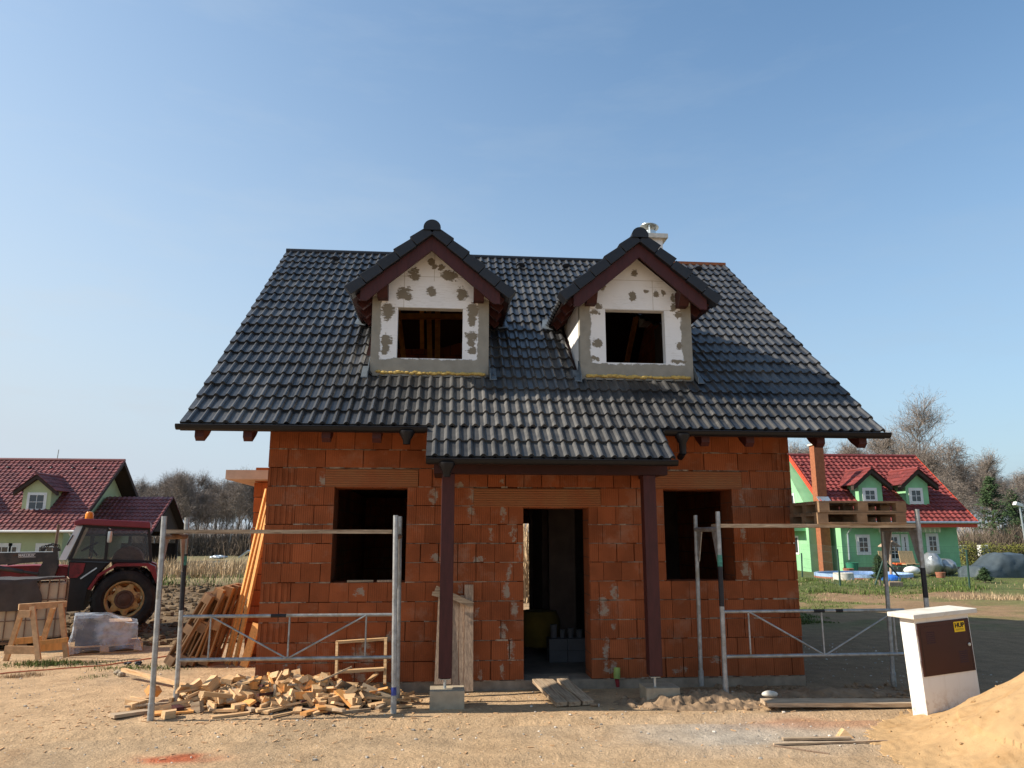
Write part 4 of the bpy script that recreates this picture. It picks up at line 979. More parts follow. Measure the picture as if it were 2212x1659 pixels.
plank('flat_board', 'tan flat board lying right of the blue-banded post foot', gp(r4, 720, 1155, .02), gp(r4, 1010, 1105, .03), .15, .035, 'wood_old', 'board')
plank('flat_board', 'small pale board lying at the very front of the offcut heap', gp(r4, 570, 1185, .012), gp(r4, 670, 1172, .012), .07, .02, 'wood', 'board')
# light wooden frame leaning on the wall
fr = thing('timber_frame', aty(r4(850, 960), 10.0) , 'narrow pale timber frame leaning on the brick wall behind the offcuts', 'frame')
pTL, pTR, pBL, pBR = aty(r4(668, 668), 10.22), aty(r4(1050, 640), 10.22), aty(r4(660, 960), 9.98), aty(r4(1042, 1000), 9.98)
MB().bar(pTL, pBL, .03, .09, up=(0, 1, 0)).build('upright', M['wood'], fr); MB().bar(pTR, pBR, .035, .09, up=(0, 1, 0)).build('upright', M['wood'], fr)
MB().bar(pTL + V3((-.02, 0, .0)), pTR + V3((.02, 0, 0)), .09, .03).build('crosspiece', M['wood'], fr)
MB().bar(aty(r4(668, 900), 10.03), aty(r4(1040, 878), 10.03), .09, .035).build('crosspiece', M['wood'], fr)
# board shutter leaning beside the left porch post
sh = thing('board_panel', aty(r4(1600, 1055), 10.0), 'weathered board panel leaning behind the left porch post', 'panel')
for (a, b_, tp, bt) in ((1438, 1490, 268, 1000), (1492, 1566, 320, 1000), (1570, 1622, 330, 1045), (1626, 1664, 300, 1050), (1667, 1738, 215, 1056)):
    x0, x1 = aty(r4(a, 700), 10.12).x, aty(r4(b_, 700), 10.12).x
    zt2, zb3 = aty(r4(a, tp), 10.25).z, max(.06, aty(r4(a, bt), 10.0).z)
    m_ = MB(); pts = [(x0, 10.0, zb3), (x1, 10.0, zb3), (x1 + .0, 10.25, zt2), (x0 + (.03 if a == 1438 else 0), 10.25, zt2)]
    m_.prism(pts, (0, .024, .0), random.uniform(.85, 1.15)); m_.build('board', M['wood_gray'], sh)
a, b_ = aty(r4(1440, 245), 10.18), aty(r4(1735, 375), 10.16); MB().bar(a, b_, .03, .075, up=(0, 0, 1)).build('batten', M['wood_old'], sh)
a, b_ = aty(r4(1415, 283), 10.16), aty(r4(1480, 300), 10.16); MB().bar(a, b_, .03, .05).build('batten', M['wood_old'], sh)
# loose boards on the sill of the left window
for (a, b_, lb) in ((745, 950, 'pale short board lying on the left window sill'), (980, 1165, 'dark short board lying on the left window sill')):
    p, q = aty(r3(a, 1262), YW + .06), aty(r3(b_, 1262), YW + .06)
    plank('sill_board', lb, (p.x, YW + .07, 1.435 + .014), (q.x, YW + .09, 1.435 + .014), .12, .025, 'wood_old' if a < 800 else 'wood_gray', 'board')

# ---- boards as a ramp to the doorway
rs = [((250, 998), (445, 1185), .145, 'left board of the ramp at the doorway', 'wood_old'), ((320, 975), (552, 1182), .145, 'middle board of the ramp at the doorway', 'wood_old'), ((440, 985), (655, 1172), .145, 'right board of the ramp at the doorway', 'wood_old')]
for i, (bk, ft, w_, lb, mt_) in enumerate(rs):
    q = gp(r6, *ft, .035); p = aty(r6(*bk), 10.2); p = V3((p.x, 10.12, .215))
    plank('ramp_board', lb, p, q, w_, .045, mt_, 'board', 'ramp boards at the doorway', rough=.002)
p, q = aty(r6(330, 955), 10.5), aty(r6(470, 965), 10.4)
plank('threshold_board', 'dark short board behind the ramp in the doorway', (p.x, 10.28, .205), (q.x + .03, 10.26, .205), .2, .03, 'wood_old', 'board')
# drain sleeve by the wall
dm = thing('drain_pipe', aty((1334, 1488), 10.2), 'short red pipe with green sleeve sticking up beside the doorway', 'pipe')
p0, p1, p2 = aty(r6(888, 1020), 10.18), aty(r6(880, 958), 10.18), aty(r6(880, 898), 10.2)
MB().tube(p0, p1, .022, 12, r2_=.03).build('pipe', M['tractor_red'], dm, smooth=True)
MB().lathe(p1, p2 - p1, [(.04, 0), (.045, .06), (.042, .14), (.02, (p2 - p1).length)], 14).build('sleeve', mat('sleeve_green', (.25, .33, .08), .6), dm, smooth=True)

# ---- dug earth, plank and stones at the right
def heap(name, mt, cx, cy, rx, ry, h, label, cat, seed, rough, n=60, kind=None, f=None):
    m_ = MB(); vs = []; fs = []
    for j in range(n + 1):
        for i in range(n + 1):
            u_, v = -1 + 2 * i / n, -1 + 2 * j / n; x, y = cx + u_ * rx, cy + v * ry
            r_ = sqrt(u_ * u_ + v * v); base = max(0, 1 - r_) ** 1.0
            if f: z = f(x, y, u_, v)
            else:
                z = h * (base ** .9) * (1 + .5 * nz(x + seed, y, 1, 2.2)) + rough * (nz(x, y + seed, 4, 7) + .6 * nz(x, y, 9 + seed, 16)) * min(1, base * 4)
            vs.append((x, y, gz(x, y) + z - (.03 if z <= .004 else 0)))
    for j in range(n):
        for i in range(n): fs.append((j * (n + 1) + i, j * (n + 1) + i + 1, (j + 1) * (n + 1) + i + 1, (j + 1) * (n + 1) + i))
    m_.add(vs, fs); o = m_.build(name, M[mt], loc=(cx, cy, .06), smooth=False, recalc=False)
    return tag(o, label, cat, kind=kind)
p = gp(r6, 1520, 1130); heap('soil_heap', 'mud', p.x + .05, p.y - .08, 1.15, .42, .13, 'low heap of dug brown clods before the right window', 'soil heap', 5, .07, 110)
p = gp(r8, 700, 1090); heap('soil_heap', 'mud', p.x, p.y + .1, 1.1, .3, .08, 'flat spread of dark clods behind the plank at the right', 'soil heap', 15, .03, 60)
mb = MB()
for i in range(620):
    y = random.uniform(8.95, 10.25) if i < 350 else random.gauss(9.35, .2); x = random.uniform(2.6, 6.2) if i < 350 else random.gauss(3.5, .6); r = .008 + .045 * random.random() ** 3
    mb.ball((x, y, gz(x, y) + r * .3), r, (random.uniform(.8, 1.4), 1, .7), 6, 5, .3, random.choice((.7, .9, 1.1)))
tag(mb.build('clods', M['mud'], recalc=False), kind='stuff')
mb = MB()
for i in range(2600):
    y = 15.5 + 15 * random.random() ** 1.2; x = -2.6 - (y * .40) * random.random(); r = .02 + .10 * random.random() ** 3
    mb.ball((x, y, gz(x, y) + r * .2), r, (random.uniform(.8, 1.5), 1, .65), 6, 4, .3)
tag(mb.build('clods', M['mud_field'], recalc=False), kind='stuff')
plank('long_plank', 'long weathered plank lying on the ground left of the white cabinet', gp(r8, 165, 1190, .07), gp(r8, 1390, 1188, .055), .26, .045, 'wood_old', 'plank', rough=.002)
p = gp(r8, 215, 1160, .12); tag(MB().ball(p, .075, (1.35, .8, .5), 12, 9, .06).build('stone', M['cap_stone'], loc=p, smooth=True), 'smooth white stone resting on the end of the long plank', 'stone')
plank('stick', 'short grey lath lying in front of the long plank', gp(r8, 310, 1440, .015), gp(r8, 845, 1437, .02), .05, .02, 'wood_old', 'lath')
plank('stick', 'long thin lath lying nearest the camera at the right', gp(r8, 240, 1496, .012), gp(r8, 1140, 1468, .012), .028, .015, 'wood_old', 'lath')
plank('stick', 'thin dark lath lying half under the long thin lath', gp(r8, 240, 1500, .006), gp(r8, 670, 1525, .006), .02, .012, 'wood_gray', 'lath')
p = gp(r8, 800, 1420); tag(MB().prism([p + V3((-.07, 0, 0)), p + V3((.09, -.02, 0)), p + V3((.02, .03, .075))], (0, .06, 0)).build('offcut_wedge', M['wood'], loc=p), 'small pale triangular offcut lying above the laths', 'timber offcut')
plank('stick', 'brown lath lying at the foot of the sand pile', gp(r8, 1190, 1375, .02), gp(r8, 1430, 1335, .03), .05, .02, 'wood_old', 'lath')
plank('stick', 'small pale stick lying before the soil heap', gp(r6, 1165, 1180, .015), gp(r6, 1280, 1165, .015), .03, .02, 'wood', 'stick')

# ---- utility cabinet
U = V3((cos(.2), sin(.2), 0)); cw_, cd_, chh = .765, .21, 1.115
T = Matrix.Translation((5.25, 8.19, .03)) @ Matrix.Rotation(.2, 4, 'Z') @ Matrix.Rotation(-.055, 4, 'Y')
cab = thing('utility_cabinet', (5.25, 8.19, .06), 'leaning white meter cabinet with brown door beside the sand pile', 'cabinet')
def cab_mat():
    m, t, b = base_mat('cabinet_white'); g = coords(t, True); z = N(t, 'ShaderNodeSeparateXYZ', ins={0: g}).outputs[2]
    n1 = noi(t, g, 9, 7, 0.7); k = mth(t, 'MULTIPLY', mrange(t, z, .05, .42, 1, 0), mrange(t, n1, .46, .62, 0, .9))
    st2 = mth(t, 'MULTIPLY', mrange(t, noi(t, N(t, 'ShaderNodeMapping', ins={0: g, 3: (22, 22, 1.5)}).outputs[0], 1.0, 4, .6), .56, .75, 0, .35), mrange(t, z, .2, 1.1, .3, 1))
    c = mixc(t, st2, (0.72, 0.71, 0.68), (0.45, 0.42, 0.37)); c = mixc(t, k, c, (0.33, 0.21, 0.12))
    t.links.new(c, b.inputs['Base Color']); b.inputs['Roughness'].default_value = .75
    bn = N(t, 'ShaderNodeBump', ins={'Strength': .25, 'Distance': .004, 'Height': noi(t, g, 120, 3)}); t.links.new(bn.outputs[0], b.inputs['Normal']); return m
M['cabinet'] = cab_mat()
MB(T).box(0, cw_, 0, cd_, -.15, chh).build('body', M['cabinet'], cab, bevel=.006)
MB(T).box(-.07, cw_ + .06, -.075, cd_ + .1, chh + .001, chh + .05).build('cap', M['cap_stone'], cab, bevel=.006)
dr_ = MB(T).box(.022, cw_ - .02, -.012, .004, .5, chh - .055).build('door', M['brown_door'], cab, bevel=.004)
MB(T).box(.024, cw_ - .022, -.0145, -.010, chh - .105, chh - .098).build('rain_lip', M['brown_door'], dr_)
for (x0, z0) in ((.12, .84), (.54, .60)):
    lv = MB(T)
    for k in range(6): lv.prism([(x0, -.0122, z0 + k * .022), (x0, -.016, z0 + k * .022), (x0, -.0122, z0 + k * .022 + .006)], (.12, 0, 0))
    lv.build('louvre', M['brown_door'], dr_)
for z in (.60, .93): MB(T).tube((.016, -.014, z), (.016, -.014, z + .07), .008, 8).build('hinge', M['brown_door'], dr_)
MB(T).lathe((.70, -.012, .78), T.to_3x3().inverted() @ (T.to_3x3() @ V3((0, -1, 0))), [(.018, 0), (.018, .01), (.001, .012)], 12).box(.696, .704, -.026, -.022, .768, .792).build('lock', M['zinc'], dr_)
MB(T).box(cw_ - .05, cw_ - .047, -.0135, -.011, .51, chh - .11).box(.05, .053, -.0135, -.011, .51, chh - .11).build('door_seam', M['black'], dr_)
st_ = MB(T).box(.525, .675, -.0155, -.012, .925, 1.035).build('sticker', M['yellow'], dr_)
def lettering(txt, size, Tm, mt, parent, name='lettering'):
    cu = bpy.data.curves.new(name, 'FONT'); cu.body = txt; cu.size = size; cu.extrude = .0012; cu.offset = size * .03
    ob = bpy.data.objects.new('tmp', cu); COL.objects.link(ob); bpy.context.view_layer.update()
    me_ = bpy.data.meshes.new_from_object(ob.evaluated_get(bpy.context.evaluated_depsgraph_get())); bpy.data.objects.remove(ob)
    r_ = parent
    while r_.parent: r_ = r_.parent
    me_.transform(Matrix.Translation(-r_.location) @ Tm); me_.materials.clear(); me_.materials.append(M[mt])
    o = bpy.data.objects.new(name, me_); COL.objects.link(o); o.parent = parent; return o
lettering('HUP', .068, T @ Matrix.Translation((.535, -.0172, .974)) @ Matrix.Rotation(pi / 2, 4, 'X'), 'black', dr_)
MB(T).box(.545, .655, -.0165, -.0156, .953, .957).box(.545, .655, -.0165, -.0156, .942, .945).build('small_print', M['black'], dr_)

# ---- sand pile
sp = [r8(a, b_) for a, b_ in ((1440, 1345), (1560, 1180), (1700, 1100), (1880, 1020), (2080, 930), (2212, 912))]
scx, scy = 6.38, 6.72
def sandf(x, y, u_, v):
    dx, dy = (x - scx), (y - scy); r_ = sqrt(dx * dx + dy * dy * 1.15); ang = atan2(dy, dx)
    z = 1.2 - r_ * .60 + .05 * nz(x, y, 2, 1.3)
    z = z if z > .28 else .28 * math.exp((z - .28) / .20) - .022
    z += (.030 * nz(ang * 4.5, r_ * .5, 5, 1.6) + .006 * nz(ang * 7, r_ * .8, 5, 1.6)) * min(1, r_ * .8) * min(1, max(0, z) * 4) + (.034 * nz(x, y, 7, 3.2) - .05 * max(0, nz(x, y, 19, 2.6) - .25)) * min(1, max(0, z) * 6) + .008 * nz(x, y, 7, 15)
    z = min(z, .98 + .05 * nz(x, y, 3, 2)) if r_ < .5 else z
    return z if z > .0 else max(-.05, z)
heap('sand_pile', 'sand', scx, scy, 2.4, 2.2, 1, 'tall heap of golden building sand in the near right corner', 'sand heap', 0, 0, 230, f=sandf)

mb = MB(); R_ = random.Random(77)
for i in range(600):
    a, q = R_.uniform(0, 6.28), R_.uniform(.5, 2.3) ** 1.0; x, y = scx + cos(a) * q, scy + sin(a) * q; z = max(0, sandf(x, y, 0, 0)); r = .005 + .016 * R_.random() ** 4
    mb.ball((x, y, gz(x, y) + z + r * .2), r, (R_.uniform(.8, 1.4), 1, .7), 6, 4, .3)
tag(mb.build('sand_clods', M['sand'], recalc=False), kind='stuff')

# ================================================================== YARD ON THE LEFT
# sawhorse
sw = thing('sawhorse', gp(t6, 400, 1450), 'rough timber sawhorse standing in front of the caged tank', 'sawhorse')
yS = 13.3
sTop = (aty(t6(245, 785), 13.15), aty(t6(872, 742), 13.55))
d_ = (sTop[1] - sTop[0]).normalized()
MB().bar(sTop[0], sTop[1], .07, .095).build('beam', M['pine_plain'], sw)
def leg(a, b_, ya, yb, w_=.075, t__=.045):
    p, q = aty(t6(*a), ya), aty(t6(*b_), yb); MB().bar(p, V3((q.x, q.y, max(q.z, gz(q.x, q.y) - .01))), w_, t__, up=(0, -1, .2)).build('leg', M['pine_plain'], sw)
leg((300, 800), (75, 1500), 13.25, 13.45); leg((425, 775), (505, 1478), 13.05, 12.95); leg((700, 790), (545, 1290), 13.6, 13.95); leg((800, 735), (872, 1445), 13.42, 13.4)
for (a, b_, y, w_, mt_) in (((62, 1345), (462, 1350), 12.99, .12, 'pine_plain'), ((205, 1235), (540, 1205), 13.55, .10, 'wood_orange'), ((480, 1262), (892, 1212), 13.32, .07, 'wood_orange'), ((520, 1318), (830, 1290), 13.75, .13, 'wood_orange'), ((250, 875), (400, 872), 13.0, .11, 'pine_plain')):
    p, q = aty(t6(*a), y), aty(t6(*b_), y); MB().bar(p, q, .03, w_, up=(0, 0, 1)).build('brace_board', M[mt_], sw)
def turn(p, deg):
    return Matrix.Translation((p.x, p.y, 0)) @ Matrix.Rotation(radians(deg), 4, 'Z') @ Matrix.Translation((-p.x, -p.y, 0))
def atyl(T, p, Y):
    i_ = T.inverted(); c_ = i_ @ V3((0, 0, HC)); v = i_.to_3x3() @ pray(p); return c_ + v * ((Y - c_.y) / v.y)
# caged liquid tank with tarpaulin
yI = 15.3; TI = turn(aty(t6(878, 700), yI), 27); xr_ = aty(t6(878, 700), yI).x; xl_ = xr_ - 1.25; zt_ = atyl(TI, t6(600, 425), yI).z; zg = gz(xr_ - .6, yI) - .01
ib = thing('caged_tank', (xr_ - .6, yI + .5, zg), 'beige plastic tank in a rusty cage, half covered with brown sheet', 'tank')
MB(TI).box(xl_ + .03, xr_ - .03, yI + .03, yI + 1.0, zg + .18, zt_ - .05).build('tank', M['ibc'], ib, bevel=.05)
cg = MB(TI)
for i in range(9):
    x = xl_ + (xr_ - xl_) * i / 8; cg.tube((x, yI, zg + .15), (x, yI, zt_), .011, 6)
for j in range(4): z = zg + .17 + (zt_ - zg - .17) * j / 3; cg.tube((xl_, yI - .012, z), (xr_, yI - .012, z), .010, 6); cg.tube((xr_, yI, z), (xr_, yI + 1, z), .010, 6)
for i in range(7): y = yI + i / 6; cg.tube((xr_ + .004, y, zg + .15), (xr_ + .004, y, zt_), .009, 6)
cg.build('cage', M['rusty'], ib)
m_ = MB(TI)
for x in (xl_ + .07, xr_ - .62, xr_ - .07):
    for y in (yI + .08, yI + .5, yI + .92): m_.box(x - .07, x + .07, y - .06, y + .06, zg, zg + .12)
m_.box(xl_, xr_, yI, yI + 1, zg + .121, zg + .15); m_.build('pallet_base', M['pallet'], ib)
xt = atyl(TI, t6(515, 600), yI - .03).x; ztb = atyl(TI, t6(300, 830), yI).z
tp_ = MB(TI); n = 16; vs = []; x0 = xl_ - .4
for j in range(n + 1):
    for i in range(n + 1):
        u_, v = i / n, j / n
        if v < .55: z = ztb + (zt_ + .03 - ztb) * (v / .55); y = yI - .045 - .02 * nz(u_ * 5, v * 3, 2, 1)
        else: z = zt_ + .03 + .03 * nz(u_ * 6, v * 6, 4, 1); y = yI - .045 + (v - .55) / .45 * .8
        xx = x0 + (xt + .06 * sin(v * 9) * (v < .55) + (.40 * sst(.52, .6, v)) - x0) * u_
        vs.append((xx, y, z))
tp_.add(vs, [(j * (n + 1) + i, j * (n + 1) + i + 1, (j + 1) * (n + 1) + i + 1, (j + 1) * (n + 1) + i) for j in range(n) for i in range(n)])
o = tp_.build('tarpaulin', M['tarp'], loc=(xl_ + .3, yI, zt_), smooth=True, recalc=False); tag(o, 'dark brown tarpaulin hanging over the caged tank', 'tarpaulin')
# film wrapped pallet of goods
yW_ = 14.45; cx_ = (aty(t6(900, 1200), yW_).x + aty(t6(1750, 1250), yW_).x) / 2
T = Matrix.Translation((cx_, yW_ + .15, gz(cx_, yW_))) @ Matrix.Rotation(radians(24), 4, 'Z')
pt = pallet_thing('pallet under the film wrapped goods near the tractor', T, None, (cx_, yW_ + .15, gz(cx_, yW_)), 'wood')
tag(MB(T).box(-.46, -.06, -.33, .33, .146, .60).build('goods_stack', M['slate'], loc=(cx_, yW_ + .15, .2)), 'slate grey stacked goods on the left of the wrapped pallet', 'goods'); tag(MB(T).box(-.04, .40, -.31, .30, .146, .52).build('goods_stack', M['goods'], loc=(cx_, yW_ + .15, .2)), 'tan stacked goods on the right of the wrapped pallet', 'goods')
fm = MB(T); n = 26; vs = []
for j in range(n + 1):
    for i in range(4 * n):
        s_ = i / n; v = j / n
        e = int(s_) % 4; f_ = s_ - int(s_)
        hx, hy = .50 + .10 * (1 - v) ** 3, .37 + .10 * (1 - v) ** 3
        x, y = ((-hx + 2 * hx * f_, -hy), (hx, -hy + 2 * hy * f_), (hx - 2 * hx * f_, hy), (-hx, hy - 2 * hy * f_))[e]
        w1 = .05 * nz(x * 3, y * 3 + v * 2.0, 1, 1.6) + .03 * nz(x, y, v * 2, 5)
        vs.append((x * (1 + w1), y * (1 + w1) - .05 * max(0, nz(x, v, 5, 5)), .05 + v * (.60 - .16 * sst(-.05, .35, x)) + .05 * nz(x, y, v, 3.3)))
fs = [(j * 4 * n + i, j * 4 * n + (i + 1) % (4 * n), (j + 1) * 4 * n + (i + 1) % (4 * n), (j + 1) * 4 * n + i) for j in range(n) for i in range(4 * n)]
vs.append((-.1, 0, .66)); fs += [(n * 4 * n + i, n * 4 * n + (i + 1) % (4 * n), len(vs) - 1) for i in range(4 * n)]
fm.add(vs, fs); tag(fm.build('plastic_film', M['film'], loc=(cx_, yW_ + .15, .2), smooth=True, recalc=False), 'crumpled clear plastic film draped over the palletised goods', 'film')
# red hose on the ground
pts = [gp(r2, a, b_, .012) for a, b_ in ((-60, 925), (0, 918), (150, 900), (400, 882), (650, 860), (840, 848), (1000, 825), (1150, 800), (1300, 778), (1420, 760), (1500, 735))]
mb = MB(); fine = []
for a, b_ in zip(pts[:-1], pts[1:]):
    for k in range(8):
        p = a.lerp(b_, k / 8); fine.append(V3((p.x, p.y + .02 * nz(p.x, p.y, 3, 3), gz(p.x, p.y) + .012)))
mb.path(fine, .009, 6); tag(mb.build('hose', M['hose'], loc=pts[4]), 'thin red hose lying across the yard at the left', 'hose')
for a, b_, lb in ((925, 922, 'left of the two small grey stones by the long batten'), (955, 938, 'right of the two small grey stones by the long batten')):
    p = gp(r2, a, b_, .03); tag(MB().ball(p, .055, (1.1, .9, .75), 8, 6, .18).build('stone', M['concrete'], loc=p), lb, 'stone')
p = gp(r2, 1045, 842, .03); m_ = MB()
for k in range(7): m_.ball(p + V3((random.uniform(-.1, .1), random.uniform(-.04, .04), 0)), random.uniform(.02, .05), (1.2, 1, .7), 7, 5, .35)
tag(m_.build('scrap', M['paint_black'], loc=p), 'crumpled dark scrap lying beside the red hose', 'scrap')

# ================================================================== TRACTOR WITH FRONT LOADER
yT = 17.2; zgT = aty((272, 1361), yT).z
hub = aty(t6(1630, 692), yT); TT = turn(hub, 19); R0 = (atyl(TT, t6(2060, 700), yT).x - atyl(TT, t6(1195, 700), yT).x) / 2
hub.z = zgT + R0 * .985
tr_ = thing('tractor', (hub.x, yT + .9, zgT), 'red tractor with dark cab and front loader parked at the left', 'tractor')
def wheel(c, R, wd, name='rear_wheel'):
    wh = MB(TT).lathe(c, (0, 1, 0), [(R * .62, .02), (R * .70, -.015), (R * .86, -.01), (R * .96, .03), (R, .1), (R, wd - .1), (R * .96, wd - .03), (R * .86, wd + .01), (R * .62, wd - .02)], 56)
    for k in range(22):
        for s in (0, 1):
            a = 2 * pi * (k + s * .5) / 22; da = .16
            y0_, y1_ = (0.03, wd / 2 + .02) if s == 0 else (wd / 2 - .02, wd - .03)
            def P(an, r_, y): return V3((c[0] + cos(an) * r_, c[1] + y, c[2] + sin(an) * r_))
            aa, ab = (a, a + da) if s == 0 else (a + da, a)
            wh.add([P(aa - .04, R - .01, y0_), P(aa + .04, R - .01, y0_), P(ab + .04, R - .01, y1_), P(ab - .04, R - .01, y1_), P(aa - .03, R + .035, y0_ + .02), P(aa + .03, R + .035, y0_ + .02), P(ab + .03, R + .035, y1_), P(ab - .03, R + .035, y1_)], [(0, 1, 2, 3), (4, 5, 6, 7), (0, 1, 5, 4), (1, 2, 6, 5), (2, 3, 7, 6), (3, 0, 4, 7)])
    w_ = wh.build(name, M['rubber'], tr_, recalc=True)
    rm = MB(TT); rm.lathe(c, (0, 1, 0), [(R * .62, .03), (R * .585, .02), (R * .555, .05), (R * .53, .17), (R * .53, .22)], 48)
    rm.build('rim', M['rim'], w_, smooth=True)
    sd = MB(TT); cy_ = c[1] + .10; n = 7; ring = []
    for k in range(n * 8):
        a = 2 * pi * k / (n * 8); ph = (k % 8) / 8; rr = R * (.535 if ph < .32 or ph > .97 else (.40 if .45 < ph < .85 else .46)); ring.append((c[0] + cos(a + .2) * rr, cy_, c[2] + sin(a + .2) * rr))
    inner = [(c[0] + cos(2 * pi * k / (n * 8) + .2) * R * .30, cy_ - .04, c[2] + sin(2 * pi * k / (n * 8) + .2) * R * .30) for k in range(n * 8)]
    L = n * 8
    sd.add(ring + inner, [(k, (k + 1) % L, L + (k + 1) % L, L + k) for k in range(L)]); sd.build('rim_disc', M['rim'], w_, recalc=False)
    hb = MB(TT).lathe((c[0], cy_ - .04, c[2]), (0, -1, 0), [(R * .31, 0), (R * .30, .02), (R * .24, .025), (R * .22, .01), (R * .2, .02), (.001, .03)], 28); hb.build('hub', M['rust_hub'], w_, smooth=True)
    return w_
wheel((hub.x, yT, hub.z), R0, .45); wheel((hub.x, yT + 1.5, hub.z), R0, .45)
def A5(a, b_, y=yT + .25): return atyl(TT, t5(a, b_), y)
def A6(a, b_, y=yT + .25): return atyl(TT, t6(a, b_), y)
def poly(fn, pts, y, dep): return MB(TT).prism([fn(a, b_, y) for a, b_ in pts], (0, dep, 0))
cy0, cdep = yT + .25, 1.4
# cab roof
rf = poly(A5, [(1082, 910), (1970, 955), (1978, 1042), (1112, 992), (975, 1000), (970, 945)], cy0 - .12, cdep + .24).build('cab_roof', M['tractor_roof'], tr_, bevel=.02)
p = A5(1175, 880, cy0 + .5); MB(TT).lathe((p.x, p.y, p.z - .09), (0, 0, 1), [(.075, 0), (.085, .03), (.085, .13), (.06, .18), (.001, .19)], 18).build('beacon', M['amber'], tr_, smooth=True)
# cab frame: pillars as bars, panes between
def pillar(pa_, pb_, fn=A5, w_=.07):
    for y in (cy0, cy0 + cdep): MB(TT).bar(fn(*pa_, y), fn(*pb_, y), .06, w_, up=(0, 1, 0)).build('cab_pillar', M['tractor_black'], tr_)
pillar((1115, 1000), (915, 1455)); pillar((1425, 1030), (1385, 1470), w_=.075); pillar((1955, 1040), (1982, 1480), w_=.07)
for (pa_, pb_) in (((1090, 1015), (1960, 1055)), ((900, 1450), (1990, 1478))):
    for y in (cy0, cy0 + cdep): MB(TT).bar(A5(*pa_, y), A5(*pb_, y), .05, .06, up=(0, 1, 0)).build('cab_rail', M['tractor_black'], tr_)
for poly_ in ([(1118, 1030), (1412, 1042), (1368, 1455), (935, 1442)], [(1432, 1068), (1945, 1075), (1965, 1468), (1408, 1445)]):
    for y in (cy0 + .01, cy0 + cdep - .02): poly(A5, poly_, y, .006).build('side_glass', M['cab_glass'], tr_)
# windscreen, its sky reflection painted in as a pale base colour
a, b_, c_ = A5(1092, 1015, cy0), A5(868, 1455, cy0), A5(770, 1455, cy0)
ws = MB(TT).prism([a, b_, c_, A5(1000, 1010, cy0)], (0, cdep, 0)); ws.build('windscreen', mat('screen_sky_reflection', (.6, .65, .68), .15, amt=.05, spec=.6), tr_)
MB(TT).bar(A5(960, 1130, cy0 - .01), A5(880, 1260, cy0 - .01), .02, .03, up=(0, 1, 0)).build('wiper', M['tractor_black'], tr_)
mr = MB(TT).lathe(A5(1450, 1075, cy0 - .22), (0, 0, -1), [(.001, 0), (.045, .01), (.05, .06), (.05, .2), (.04, .24), (.001, .25)], 12); mr.tube(A5(1450, 1050, cy0 - .22), A5(1425, 1035, cy0), .012, 6); mr.build('mirror', M['zinc'], tr_, smooth=True)
# seat, steering column and far fender inside the cab
sx = A5(1690, 1400, cy0 + .7); MB(TT).lathe((sx.x, sx.y - .25, sx.z - .1), (0, 1, 0), [(.001, 0), (.3, .0), (.32, .04), (.32, .4), (.3, .44), (.001, .44)], 20).build('seat', M['rust_hub'], tr_, smooth=True)
MB(TT).tube(A5(1280, 1400, cy0 + .7), A5(1180, 1290, cy0 + .7), .02, 8).lathe(A5(1185, 1290, cy0 + .7), (-.5, 0, .8), [(.17, 0), (.19, .01), (.19, .03), (.17, .04)], 18).build('steering_wheel', M['tractor_black'], tr_)
# lower body
poly(A6, [(905, 185), (1410, 205), (1290, 330), (1140, 540), (1090, 830), (880, 830), (880, 400)], cy0 + .02, cdep - .04).build('cab_base', M['tractor_black'], tr_)
poly(A6, [(918, 200), (1120, 210), (1090, 330), (1010, 400), (905, 400)], cy0 - .005, .02).build('door_panel', M['tractor_red'], tr_)
poly(A6, [(1060, 420), (1050, 405), (1265, 262), (1275, 275)], cy0 + .0, .015).build('step_edge', M['zinc'], tr_)
poly(A6, [(-140, 250), (440, 235), (810, 240), (900, 260), (900, 620), (300, 640), (-140, 640)], yT + .6, .75).build('bonnet', M['tractor_red'], tr_, bevel=.03)
poly(A6, [(-140, 640), (900, 620), (1100, 830), (700, 860), (-140, 860)], yT + .7, .55).build('engine_block', M['tractor_black'], tr_)
# rear fenders: bent sheet
for y in (yT - .05, yT + 1.45):
    pts = [(1150, 545), (1285, 350), (1520, 212), (1945, 208), (2042, 250), (2075, 490)]; inn = [(1190, 560), (1310, 378), (1530, 248), (1920, 246), (1985, 330), (2062, 500)]
    fd = MB(TT); o_ = [A6(a, b_, yT + .0) for a, b_ in pts]; i_ = [A6(a, b_, yT + .0) for a, b_ in inn]
    for k in range(5): fd.prism([V3((q.x, y, q.z)) for q in (o_[k], o_[k + 1], i_[k + 1], i_[k])], (0, .52, 0))
    fd.build('fender', M['tractor_red'], tr_)
# exhaust stack
MB(TT).tube(A5(772, 990, yT + .9), A5(728, 1300, yT + .9), .03, 10).lathe(A5(725, 1300, yT + .9), (0, 0, -1), [(.05, 0), (.055, .02), (.055, .3)], 12).build('exhaust', M['rust_hub'], tr_, smooth=True)
